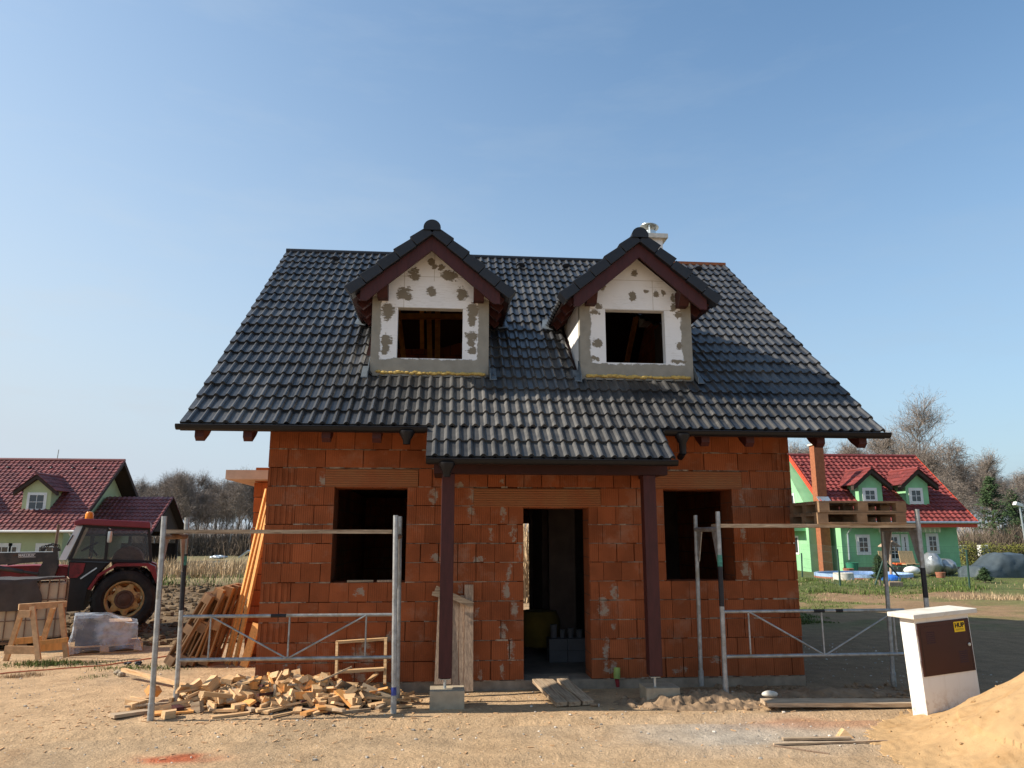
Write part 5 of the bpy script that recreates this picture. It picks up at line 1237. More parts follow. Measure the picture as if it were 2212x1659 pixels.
# front wheel and loader
wf = atyl(TT, t6(-60, 860), yT + .15); MB(TT).lathe((wf.x - .2, yT + .15, zgT + .48), (0, 1, 0), [(.001, .1), (.28, .1), (.3, 0), (.44, 0), (.48, .06), (.48, .26), (.44, .3), (.3, .3)], 36).build('front_wheel', M['rubber'], tr_, smooth=True)
yL = yT + .28
la = poly(A5, [(-160, 1362), (706, 1345), (710, 1400), (560, 1480), (-160, 1530)], yL, .16).build('loader_arm', M['loader_gray'], tr_, bevel=.008)
MB(TT).bar(A5(-160, 1360, yL + .08), A5(706, 1347, yL + .08), .165, .012).build('arm_edge', M['zinc'], la)
poly(A5, [(690, 1290), (762, 1295), (755, 1560), (700, 1700), (545, 1790), (480, 1650), (600, 1400), (700, 1370)], yL - .02, .2).build('loader_tower', M['loader_gray'], tr_)
MB(TT).tube(A5(-100, 1545, yL - .03), A5(300, 1610, yL - .03), .045, 12).tube(A5(300, 1610, yL - .03), A5(500, 1640, yL - .03), .028, 10).build('hydraulic_cylinder', M['loader_gray'], tr_, smooth=True)
MB(TT).bar(A5(100, 1520, yL + .02), A5(560, 1440, yL + .02), .03, .035).build('tie_rod', M['tractor_black'], tr_)
hs = MB(TT); 
for k in range(4):
    a = A5(540 + 8 * k, 1340, yL); hs.path([a, a + V3((.05 * k, 0, .1 + .02 * k)), a + V3((.2 + .03 * k, 0, .12)), a + V3((.32, 0, .0))], .009, 6)
hs.build('hydraulic_hose', M['tractor_black'], tr_, smooth=True)
p = A5(240, 1411, yL - .012); q = A5(466, 1407, yL - .012)
lettering('MAILLEUX', (q.x - p.x) / 8 * 1.62, TT @ Matrix.Translation(p) @ Matrix.Rotation(atan2(q.z - p.z, q.x - p.x), 4, 'Y').inverted() @ Matrix.Rotation(pi / 2, 4, 'X'), 'lettering', la)
MB(TT).bar(A5(240, 1420, yL - .004), A5(468, 1416, yL - .004), .008, .009).bar(A5(240, 1378, yL - .004), A5(468, 1374, yL - .004), .008, .009).build('lettering_rule', M['lettering'], la)
poly(A5, [(165, 1420), (172, 1392), (225, 1380), (232, 1400), (190, 1402)], yL - .006, .006).build('emblem', M['rust_hub'], la)

# ================================================================== NEIGHBOURING HOUSES
def win_parts(parent, x0, x1, z0, z1, y, mf, surround=None, cols=2, rows=2, fr=.06):
    """a framed window facing the camera; the glass is one sub-part"""
    if surround:
        MB().box(x0 - surround, x1 + surround, y - .03, y - .004, z1 + .001, z1 + surround).box(x0 - surround, x0 - .001, y - .03, y - .004, z0 - surround, z1).box(x1 + .001, x1 + surround, y - .03, y - .004, z0 - surround, z1).box(x0, x1, y - .03, y - .004, z0 - surround, z0 - .001).build('window_surround', M['white'], parent)
    f_ = MB().box(x0, x1, y - .045, y - .006, z0, z0 + fr).box(x0, x1, y - .045, y - .006, z1 - fr, z1).box(x0, x0 + fr, y - .045, y - .006, z0 + fr, z1 - fr).box(x1 - fr, x1, y - .045, y - .006, z0 + fr, z1 - fr)
    for i in range(1, cols): x = x0 + (x1 - x0) * i / cols; f_.box(x - .014, x + .014, y - .04, y - .012, z0 + fr, z1 - fr)
    for j in range(1, rows): z = z0 + (z1 - z0) * j / rows; f_.box(x0 + fr, x1 - fr, y - .038, y - .014, z - .014, z + .014)
    w_ = f_.build('window', mf, parent)
    MB().box(x0 + fr, x1 - fr, y - .022, y - .018, z0 + fr, z1 - fr).build('pane', M['glass'], w_)
    return w_
def simple_dormer(parent, xc, hf, yf, zbase, zeave, zapex, over, tile, wall, wood, slope_z, win, ends=None):
    """gabled dormer: front wall, cheeks, tiled roof, verge boards, window. slope_z(y) is the main roof"""
    d = bpy.data.objects.new('dormer', None); COL.objects.link(d); d.parent = parent
    dt = (zapex - zeave) / (hf + over); inv = lambda z: yf0 + (z - slope_z(yf0)) / sl_t
    yf0 = yf; sl_t = (slope_z(yf + 1) - slope_z(yf))
    zw = zapex - hf * dt - .1
    MB().prism([(xc - hf, yf, zbase), (xc + hf, yf, zbase), (xc + hf, yf, zw), (xc, yf, zapex - .1), (xc - hf, yf, zw)], (0, .2, 0)).build('dormer_wall', wall, d)
    for s in (-1, 1):
        x = xc + s * hf; MB().prism([(x, yf + .2, zbase), (x, yf + .2, zw), (x, inv(zw), zw)], (-s * .15, 0, 0)).build('cheek', wall, d)
    tm = MB()
    for s in (-1, 1):
        tiles(tm, (xc + s * (hf + over), yf - .35, zeave), (0, 1, 0), (-s, 0, dt), inv(zapex) - yf + .35, 4, (hf + over) * sqrt(1 + dt * dt) / 4, prof=PROF_LO, keep=lambda c_: c_.z > slope_z(c_.y) - .06)
    tm.build('dormer_roof', tile, d, recalc=False)
    MB().tube((xc, yf - .36, zapex + .02), (xc, inv(zapex), zapex + .02), .085, 8).build('ridge_cap', tile, d)
    for s in (-1, 1):
        w_ = hf + over
        MB().prism([(xc, yf - .30, zapex - .05), (xc + s * w_, yf - .30, zeave - .05), (xc + s * w_, yf - .30, zeave - .26), (xc, yf - .30, zapex - .27)], (0, .28, 0)).build('verge_board', wood, d)
    x0, x1, z0, z1 = win
    win_parts(d, x0, x1, z0, z1, yf, M['white'], .09)
    return d
# ---- red roofed house on the left
S1 = tan(radians(38.2)); YE1 = 44.9; ZE1 = 2.27; XR1 = -20.63; XL1 = -36.0; RUN1 = 5.68
zr1 = lambda y: ZE1 + (y - YE1) * S1
lh = thing('village_house', (-28, 46, .1), 'pale lime house with brown red roof behind the tractor', 'house')
tm = MB(); tiles(tm, (XL1, YE1, ZE1), (1, 0, 0), (0, cos(radians(38.2)), sin(radians(38.2))), XR1 - XL1, 21, RUN1 / cos(radians(38.2)) / 21, prof=PROF_LO, wave=.3, hs=1.5, lift=.045)
tiles(tm, (XL1, YE1 + 2 * RUN1, ZE1), (1, 0, 0), (0, -cos(radians(38.2)), sin(radians(38.2))), XR1 - XL1, 21, RUN1 / cos(radians(38.2)) / 21, prof=PROF_LO, wave=.3, hs=1.5, lift=.045)
lr = tm.build('roof', M['redbrown_tile'], lh, recalc=False)
MB().tube((XL1, YE1 + RUN1, zr1(YE1 + RUN1) + .03), (XR1, YE1 + RUN1, zr1(YE1 + RUN1) + .03), .11, 8).build('ridge_cap', M['redbrown_tile'], lh)
um = MB(); a_, b2, c2 = (YE1 + .05, ZE1 - .12), (YE1 + RUN1, zr1(YE1 + RUN1) - .12), (YE1 + 2 * RUN1 - .05, ZE1 - .12)
um.quad((XL1, a_[0], a_[1]), (XR1 - .02, a_[0], a_[1]), (XR1 - .02, b2[0], b2[1]), (XL1, b2[0], b2[1])); um.quad((XL1, c2[0], c2[1]), (XR1 - .02, c2[0], c2[1]), (XR1 - .02, b2[0], b2[1]), (XL1, b2[0], b2[1]))
um.build('soffit', M['brown_wood'], lh, recalc=False)
for (p, q) in (((YE1, ZE1), (YE1 + RUN1, zr1(YE1 + RUN1))), ((YE1 + 2 * RUN1, ZE1), (YE1 + RUN1, zr1(YE1 + RUN1)))):
    MB().bar((XR1 - .03, p[0], p[1] - .1), (XR1 - .03, q[0], q[1] - .1), .05, .24).build('verge_board', M['brown_wood'], lh)
xw1 = XR1 - 1.0
MB().box(XL1 + .8, xw1, YE1 + .8, YE1 + 2 * RUN1 - .8, -1.0, ZE1 + .45).prism([(xw1, YE1 + .8, ZE1 + .451), (xw1, YE1 + 2 * RUN1 - .8, ZE1 + .451), (xw1, YE1 + RUN1, zr1(YE1 + RUN1) - .25)], (XL1 - XR1 + 1.8, 0, 0)).build('wall', M['lime_wall'], lh)
MB().tube((XL1, YE1 - .08, ZE1 - .03), (XR1, YE1 - .08, ZE1 - .03), .07, 8).build('gutter', M['white'], lh)
dp = aty(r1(535, 880), YE1 + .1); MB().tube((dp.x, YE1 + .1, ZE1 - .05), (dp.x + .1, YE1 + .7, ZE1 - .5), .045, 8).tube((dp.x + .1, YE1 + .7, ZE1 - .5), (dp.x + .1, YE1 + .7, -.8), .045, 8).build('downpipe', M['white'], lh)
for (a, b_) in (((-40, 985), (60, 1100)), ((92, 985), (128, 1100)), ((305, 985), (420, 1100))):
    p, q = aty(r1(*a), YE1 + .8), aty(r1(*b_), YE1 + .8); win_parts(lh, p.x, q.x, q.z - .4, p.z, YE1 + .8, M['white'], .16, 2 if q.x - p.x > .5 else 1, 2)
yd = 46.46
for dx in (0, -4.42):
    p = [aty(r1(*v), yd) for v in ((165, 715), (390, 710), (285, 420), (110, 565), (232, 575), (345, 700))]
    w_ = (p[1].x - p[0].x) / 2; xc = (p[0].x + p[1].x) / 2 + dx
    simple_dormer(lh, xc, w_, yd, p[0].z - .12, p[3].z + .1, p[2].z + .0, .42, M['redbrown_tile'], M['lime_wall'], M['brown_wood'], zr1, (p[4].x + dx, p[5].x + dx, p[5].z, p[4].z))
for i in range(9):
    x = XR1 - 1.5 - i * 1.3; y = YE1 + RUN1 - .75; MB().ball((x, y, zr1(y) + .05), .13, (1, .8, .6), 8, 6).build('vent_tile', M['tile_new'], lr, smooth=True)
MB().tube((aty(r1(450, 300), YE1 + RUN1).x, YE1 + RUN1, zr1(YE1 + RUN1)), (aty(r1(462, 235), YE1 + RUN1).x, YE1 + RUN1, aty(r1(462, 225), YE1 + RUN1).z), .025, 6).build('lightning_rod', M['steel'], lh)
# carport wing
ex = thing('carport', (-18.5, 50, .1), 'open timber carport with dark red roof joined to the left house', 'carport')
XA2, XB2, YE2, ZE2, ZR2, YR2, YB2 = -21.5, -17.36, 47.26, 2.10, 4.43, 50.5, 53.8
s2 = (ZR2 - ZE2) / (YR2 - YE2)
tm = MB(); tiles(tm, (XA2, YE2, ZE2), (1, 0, 0), (0, 1, s2), XB2 - XA2, 11, (YR2 - YE2) * sqrt(1 + s2 * s2) / 11, prof=PROF_LO, wave=.3, hs=1.5, lift=.045); tiles(tm, (XA2, YB2, ZE2), (1, 0, 0), (0, -1, s2), XB2 - XA2, 11, (YR2 - YE2) * sqrt(1 + s2 * s2) / 11, prof=PROF_LO, wave=.3, hs=1.5, lift=.045)
tm.build('roof', M['redbrown_tile'], ex, recalc=False)
MB().quad((XA2, YE2 + .05, ZE2 - .12), (XB2, YE2 + .05, ZE2 - .12), (XB2, YR2, ZR2 - .12), (XA2, YR2, ZR2 - .12)).quad((XA2, YB2 - .05, ZE2 - .12), (XB2, YB2 - .05, ZE2 - .12), (XB2, YR2, ZR2 - .12), (XA2, YR2, ZR2 - .12)).build('soffit', M['brown_wood'], ex, recalc=False)
MB().prism([(XB2 - .45, YE2 + .4, ZE2 + .15), (XB2 - .45, YB2 - .4, ZE2 + .15), (XB2 - .45, YR2, ZR2 - .2)], (.05, 0, 0)).build('gable_boards', M['brown_wood'], ex)
for y in (YE2 + .5, YB2 - .5):
    MB().box(XA2, XB2 - .3, y - .08, y + .08, ZE2 - .05, ZE2 + .14).build('beam', M['brown_wood'], ex)
    for x in (XA2 + .6, XB2 - .5): MB().box(x - .08, x + .08, y - .079, y + .079, -1, ZE2 - .052).build('post', M['brown_wood'], ex)
MB().box(XA2, XB2 - .5, YB2 - .4, YB2 - .3, 0, 1.5).build('back_wall', M['brown_wood'], ex)
MB().box(XA2 - .4, XA2 - .2, YB2 - 3.5, YB2 - .4, 0, 2.1).build('side_boards', M['brown_wood'], ex)

# ---- green house on the right
S3 = tan(radians(39.9)); C3, Q3 = cos(radians(39.9)), sin(radians(39.9)); YE3, ZE3, XR3, XL3, RUN3 = 37.0, 2.71, 27.49, 19.75, 4.56
zr3 = lambda y: ZE3 + (y - YE3) * S3
gh = thing('village_house', (23.8, 38, .12), 'mint green house with bright red roof and two dormers on the right', 'house')
tm = MB(); tiles(tm, (XL3, YE3, ZE3), (1, 0, 0), (0, C3, Q3), XR3 - XL3, 19, RUN3 / C3 / 19, prof=PROF_LO, wave=.3, hs=1.5, lift=.045); tiles(tm, (XL3, YE3 + 2 * RUN3, ZE3), (1, 0, 0), (0, -C3, Q3), XR3 - XL3, 19, RUN3 / C3 / 19, prof=PROF_LO, wave=.3, hs=1.5, lift=.045)
gr = tm.build('roof', M['red_tile'], gh, recalc=False)
MB().tube((XL3, YE3 + RUN3, zr3(YE3 + RUN3) + .03), (XR3, YE3 + RUN3, zr3(YE3 + RUN3) + .03), .11, 8).build('ridge_cap', M['red_tile'], gh)
um = MB()
for (ya, yb) in ((YE3 + .05, YE3 + RUN3), (YE3 + 2 * RUN3 - .05, YE3 + RUN3)): um.quad((XL3, ya, ZE3 - .12), (XR3, ya, ZE3 - .12), (XR3, yb, zr3(YE3 + RUN3) - .14), (XL3, yb, zr3(YE3 + RUN3) - .14))
um.build('soffit', M['brown_wood'], gh, recalc=False)
for x in (XL3 + .03, XR3 - .03):
    MB().bar((x, YE3, ZE3 - .06), (x, YE3 + RUN3, zr3(YE3 + RUN3) - .06), .05, .26).build('verge_board', M['fascia_red'], gh)
    MB().bar((x, YE3 + 2 * RUN3, ZE3 - .06), (x, YE3 + RUN3, zr3(YE3 + RUN3) - .06), .05, .26).build('verge_board', M['fascia_red'], gh)
yb3, yr3 = YE3 + .9, YE3 + 1.95
bxl, bxr = aty(r7(778, 1100), yb3).x, aty(r7(1697, 1100), yb3).x; xg = aty(r7(526, 1130), yr3).x
MB().box(bxl, bxr, yb3, yr3 + .3, -.4, ZE3 + .1).build('bay_wall', M['green_wall'], gh)
MB().box(xg, bxr - .02, yr3, YE3 + 2 * RUN3 - .8, -.4, ZE3 + .7).prism([(xg, yr3 - .0, ZE3 + .701), (xg, YE3 + 2 * RUN3 - .8, ZE3 + .701), (xg, YE3 + RUN3, zr3(YE3 + RUN3) - .3)], (bxr - .02 - xg, 0, 0)).build('wall', M['green_wall'], gh)
MB().box(bxl - .02, bxr + .02, yb3 - .02, yb3 - .002, -.3, .42).build('plinth', M['plinth'], gh)
MB().box(XL3 + .2, XR3 - .0, YE3 + .02, YE3 + .06, ZE3 - .28, ZE3 - .1).build('fascia', M['fascia_red'], gh)
MB().tube((XL3, YE3 - .07, ZE3 - .04), (XR3, YE3 - .07, ZE3 - .04), .07, 8).build('gutter', M['zinc'], gh)
# balcony band on the gable and its window
p = aty(r7(410, 1030), yr3); 
gw = MB().box(xg - .03, xg - .005, yr3 + 1.2, yr3 + 2.3, 1.0, 2.0).build('gable_window', M['white'], gh); MB().box(xg - .036, xg - .031, yr3 + 1.3, yr3 + 1.72, 1.1, 1.9).box(xg - .036, xg - .031, yr3 + 1.78, yr3 + 2.2, 1.1, 1.9).build('pane', M['glass'], gw)
gw = MB().box(xg - .03, xg - .005, YE3 + RUN3 - 1.3, YE3 + RUN3 - .2, 3.1, 4.3).build('gable_window', M['white'], gh); MB().box(xg - .036, xg - .031, YE3 + RUN3 - 1.2, YE3 + RUN3 - .3, 3.2, 4.2).build('pane', M['glass'], gw)
MB().box(xg - .7, xg - .002, yr3 + .3, yr3 + 3.2, 2.25, 2.42).build('balcony_slab', M['green_wall'], gh)
# chimney stack standing in front of the recess and passing through the eaves
ycx = YE3 + 1.45; c0, c1 = aty(r7(607, 960), ycx).x, aty(r7(682, 960), ycx).x; ct = aty(r7(580, 300), ycx).z
cs = MB().box(c0, c1, ycx, ycx + .52, -.3, ct).build('chimney', M['chimney_brick'], gh); MB().box(c0 - .07, c1 + .07, ycx - .07, ycx + .59, ct + .001, ct + .09).build('chimney_cap', M['cap_stone'], cs)
zfl = zr3(ycx); MB().prism([(c0 - .06, ycx - .35, zr3(ycx - .35) + .05), (c1 + .06, ycx - .35, zr3(ycx - .35) + .05), (c1 + .06, ycx + .02, zr3(ycx) + .1), (c0 - .06, ycx + .02, zr3(ycx) + .1)], (0, -.01, .03)).build('flashing', M['zinc'], gh)
for (a, b_, sr, cc, rr) in (((900, 1022), (990, 1148), .0, 2, 3), ((1145, 1018), (1232, 1200), 0, 2, 4), ((1255, 1018), (1298, 1200), 0, 1, 4), ((1450, 1012), (1532, 1140), 0, 2, 3)):
    p, q = aty(r7(*a), yb3), aty(r7(*b_), yb3); win_parts(gh, p.x, q.x, q.z, p.z, yb3, M['white'], .11, cc, rr, .05)
sdz = lambda y: zr3(y)
for (al, ar, ap, w0, w1, el) in (((915, 735), (1100, 735), (1012, 485), (948, 650), (1045, 738), (800, 650)), ((1290, 770), (1470, 790), (1375, 488), (1312, 650), (1408, 752), (1150, 655))):
    yd = 38.05; P0, P1, P2, W0, W1 = aty(r7(*al), yd), aty(r7(*ar), yd), aty(r7(*ap), yd), aty(r7(*w0), yd), aty(r7(*w1), yd)
    hf = (P1.x - P0.x) / 2; xc = (P0.x + P1.x) / 2 
    simple_dormer(gh, xc, hf, yd, zr3(yd) - .05, P2.z - (hf + .42) * .84, P2.z, .42, M['red_tile'], M['green_wall'], M['brown_wood'], zr3, (W0.x, W1.x, W1.z, W0.z))
for i in range(9):
    p = aty(r7(455 + i * 99.5, 445), YE3 + RUN3 - .75); y = YE3 + RUN3 - .75; MB().ball((p.x, y, zr3(y) + .05), .11, (1, .8, .7), 8, 6).build('vent_tile', M['red_tile'], gr, smooth=True)
# awning
p, q = aty(r7(1030, 955), yb3 - .1), aty(r7(1515, 950), yb3 - .1); aw = MB().box(p.x, q.x, yb3 - .5, yb3 - .02, p.z - .02, p.z + .08).build('awning', M['awning'], gh)
vl = MB(); n = 26
for i in range(n):
    x = p.x + (q.x - p.x) * i / n; vl.prism([(x, yb3 - .51, p.z - .02), (x + (q.x - p.x) / n, yb3 - .51, p.z - .02), (x + (q.x - p.x) / n * .8, yb3 - .51, p.z - .22), (x + (q.x - p.x) / n * .2, yb3 - .51, p.z - .22)], (0, .01, 0), .8 + .4 * (i % 2))
vl.build('valance', mat('valance_cloth', (.55, .58, .38), .9, amt=.15, tint=1), aw)
a, b_, c_ = aty(r7(855, 950), yb3 - .5), aty(r7(822, 1000), yb3 - .06), aty(r7(836, 1205), yb3 - .06)
MB().path([a, b_, c_], .045, 8).build('downpipe', M['zinc'], gh, smooth=True)
# ---- things in its garden
p = aty(r7(862, 1300), yb3 - .6); zg = gz(p.x, p.y); tp = aty(r7(862, 1225), yb3 - .6).z; rr = (aty(r7(908, 1230), yb3 - .6).x - aty(r7(816, 1230), yb3 - .6).x) / 2
tag(MB().lathe((p.x, p.y, p.z - .05), (0, 0, 1), [(.001, 0), (rr * .78, 0), (rr, tp - p.z + .05), (rr * 1.05, tp - p.z + .05), (rr * .9, tp - p.z + .04), (.001, tp - p.z - .05)], 20).build('water_butt', M['green_plastic'], loc=p, smooth=True), 'green plastic water butt under the downpipe of the green house', 'water butt')
def fin(name, a, b_, y, r, lb, mt='post_green', cat='post', group=None):
    p, q = aty(r7(*a), y), aty(r7(*b_), y); o = MB().tube((p.x, y, min(p.z, gz(p.x, y))), q, r, 8).build(name, M[mt], loc=p); return tag(o, lb, cat, group)
fpost = [((463, 1300), (458, 1150), 34.0), ((763, 1385), (740, 1120), 27.5), ((1782, 1405), (1757, 1125), 26.5)]
for (a, b_, y), lb in zip(fpost, ('dark fence post nearest the corner of the brick house', 'dark green fence post in front of the blue pool', 'dark green fence post in front of the covered car')): fin('fence_post', a, b_, y, .035, lb)
f_ = thing('fence_post', aty(r7(1110, 1380), 27), 'dark green corner fence post with two slanting braces', 'post')
for (a, b_) in (((1112, 1395), (1108, 1130)), ((1040, 1400), (1105, 1200)), ((1225, 1335), (1115, 1210))):
    MB().tube(aty(r7(*a), 27), aty(r7(*b_), 27), .032, 8).build('post' if a[0] == 1112 else 'brace', M['post_green'], f_)
# wire mesh between the posts
wm = MB(); cps = [(aty(r7(455, 1150), 34), 34.0), (aty(r7(740, 1150), 27.5), 27.5), (aty(r7(1108, 1160), 27), 27.0), (aty(r7(1757, 1160), 26.5), 26.5)]
for (p, _), (q, _) in zip(cps[:-1], cps[1:]):
    p0, q0 = V3((p.x, p.y, .2)), V3((q.x, q.y, .2)); L = (q0 - p0).length; n = int(L / .12)
    for z in (.25, .6, 1.0, 1.4, 1.62): wm.tube((p0.x, p0.y, z), (q0.x, q0.y, z), .0035, 4, cap=False)
    for k in range(n): a = p0.lerp(q0, k / n); wm.tube((a.x, a.y, .2), (a.x, a.y, 1.6), .0018, 3, cap=False)
tag(wm.build('wire_fence', M['wire'], loc=(cps[1][0].x, 27.5, .1)), 'thin wire mesh fence strung in front of the green house', 'fence')
# pool
pc_, pr_ = aty(r7(600, 1325), 33.5), aty(r7(1300, 1330), 33.5); xm = (pc_.x + pr_.x) / 2; rx = (pr_.x - pc_.x) / 2
pl = thing('garden_pool', (xm, 33.6, .1), 'round blue garden pool with brown side before the green house', 'pool')
def ell(rx_, ry_, z, n=48): return [(xm + cos(2 * pi * k / n) * rx_, 33.6 + sin(2 * pi * k / n) * ry_, z) for k in range(n)]
zt_ = aty(r7(900, 1312), 33.0).z; zl = aty(r7(900, 1370), 32).z; m_ = MB(); e0, e1, e2 = ell(rx, 1.9, .0), ell(rx, 1.9, zt_ - .14), ell(rx, 1.9, zt_)
m_.add(e0 + e1, [(k, (k + 1) % 48, 48 + (k + 1) % 48, 48 + k) for k in range(48)]); m_.build('side_wall', M['terracotta'], pl)
m_ = MB(); i2 = ell(rx - .15, 1.75, zt_); m_.add(e1 + e2 + i2 + ell(rx - .15, 1.75, zt_ - .1), [(r_ * 48 + k, r_ * 48 + (k + 1) % 48, (r_ + 1) * 48 + (k + 1) % 48, (r_ + 1) * 48 + k) for r_ in range(3) for k in range(48)]); m_.build('rim', M['pool_blue'], pl)
MB().add(ell(rx - .15, 1.75, zt_ - .09), [tuple(range(48))]).build('water', mat('pool_water', (.08, .2, .4), .08, amt=.1, spec=.6), pl)
# patio table and chairs
pt_ = thing('patio_table', aty(r7(1230, 1300), 36.6), 'small patio table under an orange cloth by the glass door', 'table')
a, b_ = aty(r7(1180, 1245), 36.6), aty(r7(1290, 1240), 36.6); zt_ = a.z
MB().box(a.x, b_.x, 36.3, 37.0, zt_ - .03, zt_).build('tabletop', M['brown_wood'], pt_)
for x in (a.x + .08, b_.x - .08):
    for y in (36.38, 36.92): MB().tube((x, y, gz(x, y)), (x, y, zt_ - .03), .02, 6).build('leg', M['steel'], pt_)
p, q = aty(r7(1200, 1225), 36.5), aty(r7(1275, 1225), 36.5); tag(MB().box(p.x, q.x, 36.4, 36.9, zt_ + .002, zt_ + .10).build('cloth', M['orange_cloth'], loc=(p.x, 36.4, zt_), bevel=.03), 'bright orange cloth lying on the patio table', 'cloth')
for k, (a, lb) in enumerate((((1140, 1255), 'striped patio chair left of the bird table post'), ((1302, 1255), 'brown striped patio chair right of the patio table'), ((1352, 1250), 'pale striped patio chair beside the silver covers'))):
    y = 36.2; p = aty(r7(*a), y); zg = gz(p.x, y); ch_ = thing('patio_chair', (p.x, y, zg), lb, 'chair', 'patio chairs by the green house')
    MB().box(p.x - .22, p.x + .22, y - .2, y + .25, zg + .42, zg + .47).build('seat', M['stripe'], ch_)
    MB().prism([(p.x - .22, y + .25, zg + .47), (p.x + .22, y + .25, zg + .47), (p.x + .2, y + .4, zg + 1.08), (p.x - .2, y + .4, zg + 1.08)], (0, .04, 0)).build('backrest', M['stripe'], ch_)
    for sx_ in (-.2, .2):
        for sy_ in (-.18, .24): MB().tube((p.x + sx_, y + sy_, zg), (p.x + sx_ * .9, y + sy_ * .8, zg + .43), .014, 6).build('leg', M['steel'], ch_)
# bird table
b_ = aty(r7(1160, 1310), 33.0); bt = aty(r7(1160, 1135), 33.0); bd = thing('bird_table', (b_.x, 33, .1), 'rustic wooden bird house on a log post', 'bird table')
MB().tube((b_.x, 33, 0), (bt.x, 33, bt.z), .06, 10).build('post', M['wood_gray'], bd)
m_ = MB().box(bt.x - .26, bt.x + .2, 32.8, 33.2, bt.z, bt.z + .04)
for x in (bt.x - .22, bt.x + .16):
    for y in (32.83, 33.17): m_.box(x - .02, x + .02, y - .02, y + .02, bt.z + .04, bt.z + .26)
m_.build('tray', M['wood_gray'], bd)
zt_ = bt.z + .26
MB().prism([(bt.x - .03, 32.7, zt_ + .2), (bt.x - .4, 32.7, zt_ - .04), (bt.x - .4, 32.7, zt_ - .08), (bt.x - .03, 32.7, zt_ + .16), (bt.x + .34, 32.7, zt_ - .08), (bt.x + .34, 32.7, zt_ - .04)], (0, .6, 0)).build('roof', M['wood_gray'], bd)
# silver wrapped bundles
def lump(name, mt, c, rx, ry, rz, label, cat, seed, amp=.12, n=28, m=18):
    mm = MB(); mm.ball(c, 1, (1, 1, 1), n, m); o = []
    for v in mm.v:
        d = V3(v) - V3(c); q = 1 + amp * nz(d.x * 2 + seed, d.y * 2, d.z * 2, 1.3) + amp * .5 * nz(d.x + seed, d.y, d.z, 5)
        o.append((c[0] + d.x * rx * q, c[1] + d.y * ry * q, max(c[2] - rz * .95, c[2] + d.z * rz * q)))
    mm.v = o; return tag(mm.build(name, M[mt], loc=(c[0], c[1], c[2] - rz), smooth=True), label, cat)
p, q = aty(r7(1425, 1320), 35.0), aty(r7(1540, 1150), 35.0); lump('covered_bundle', 'silver_foil', ((p.x + q.x) / 2, 35, (p.z + q.z) / 2), (q.x - p.x) / 2, .6, (q.z - p.z) / 2 + .03, 'taller silver covered bundle against the green house wall', 'cover', 3)
p, q = aty(r7(1545, 1320), 35.0), aty(r7(1665, 1200), 35.0); lump('covered_bundle', 'silver_foil', ((p.x + q.x) / 2, 35.1, (p.z + q.z) / 2), (q.x - p.x) / 2, .6, (q.z - p.z) / 2 + .03, 'lower silver covered bundle behind the terracotta pot', 'cover', 8)
p = aty(r7(1557, 1345), 31); rr = (aty(r7(1592, 1300), 31).x - aty(r7(1520, 1300), 31).x) / 2; hh = aty(r7(1557, 1302), 31).z - p.z
tag(MB().lathe(p, (0, 0, 1), [(.001, 0), (rr * .8, 0), (rr, hh), (rr * .88, hh), (.001, hh - .05)], 16).build('flower_pot', M['terracotta'], loc=p, smooth=True), 'terracotta pot standing on the lawn before the silver bundles', 'flower pot')
p = aty(r7(830, 1305), 36); tag(MB().lathe(p, (0, 0, 1), [(.001, 0), (.2, 0), (.26, .2), (.22, .2), (.001, .15)], 14).build('flower_pot', M['terracotta'], loc=p), 'low terracotta bowl beside the green water butt', 'flower pot')
p = aty(r7(1165, 1360), 31); lump('blue_sheet', 'blue_tarp', (p.x, 31, p.z), .42, .3, .2, 'crumpled blue sheet lying before the pool', 'sheet', 4)
p = aty(r7(1330, 1305), 35); lump('tub', 'white', (p.x, 35, p.z + .1), .38, .3, .2, 'low white tub on the terrace by the chairs', 'tub', 4, .03)
p = aty(r7(790, 1345), 31); tag(MB().lathe((p.x, 31, p.z - .2), (0, 0, 1), [(.001, 0), (.38, 0), (.42, .05), (.4, .4), (.34, .4), (.001, .3)], 16).build('planter', M['cap_stone'], loc=p, smooth=True), 'pale stone planter in front of the pool', 'planter')
p = aty(r7(1170, 1420), 28); tag(MB().box(p.x - .2, p.x + .35, 27.8, 28.2, .08, .3).build('crate', M['wood_gray'], loc=p, bevel=.01), 'small pale wooden box at the foot of the braced post', 'box')
# car under a grey cover
y = 33.0; p, q = aty(r7(1750, 1320), y), aty(r7(2360, 1320), y); zc_ = gz(p.x, y) - .02; L = q.x - p.x; n, m = 60, 24; mm = MB(); vs = []
top = aty(r7(2010, 1150), y).z - zc_
for i in range(n + 1):
    u_ = i / n; x = p.x + L * u_
    h_ = top * (.50 * sst(0, .08, u_) + .5 * sst(.16, .42, u_)) * (1 - .45 * sst(.66, .9, u_)) * (1 - .9 * sst(.95, 1.0, u_))
    hw = .92 * (.5 + .5 * sst(0, .08, u_)) * (1 - .4 * sst(.93, 1, u_))
    for j in range(m + 1):
        a = pi * j / m; c_, s_ = cos(a), sin(a); c_ = math.copysign(abs(c_) ** .55, c_); s_ = abs(s_) ** .6
        fl = 1 + .05 * nz(x * 1.5, a * 3, 2, 2)
        vs.append((x + .06 * nz(a, x, 1, 2), y - c_ * hw * fl, zc_ + s_ * h_ * fl))
mm.add(vs, [(i * (m + 1) + j, i * (m + 1) + j + 1, (i + 1) * (m + 1) + j + 1, (i + 1) * (m + 1) + j) for i in range(n) for j in range(m)])
tag(mm.build('covered_car', M['car_cover'], loc=((p.x + q.x) / 2, y, zc_), smooth=True, recalc=False), 'parked car hidden under a grey cover at the right', 'car')
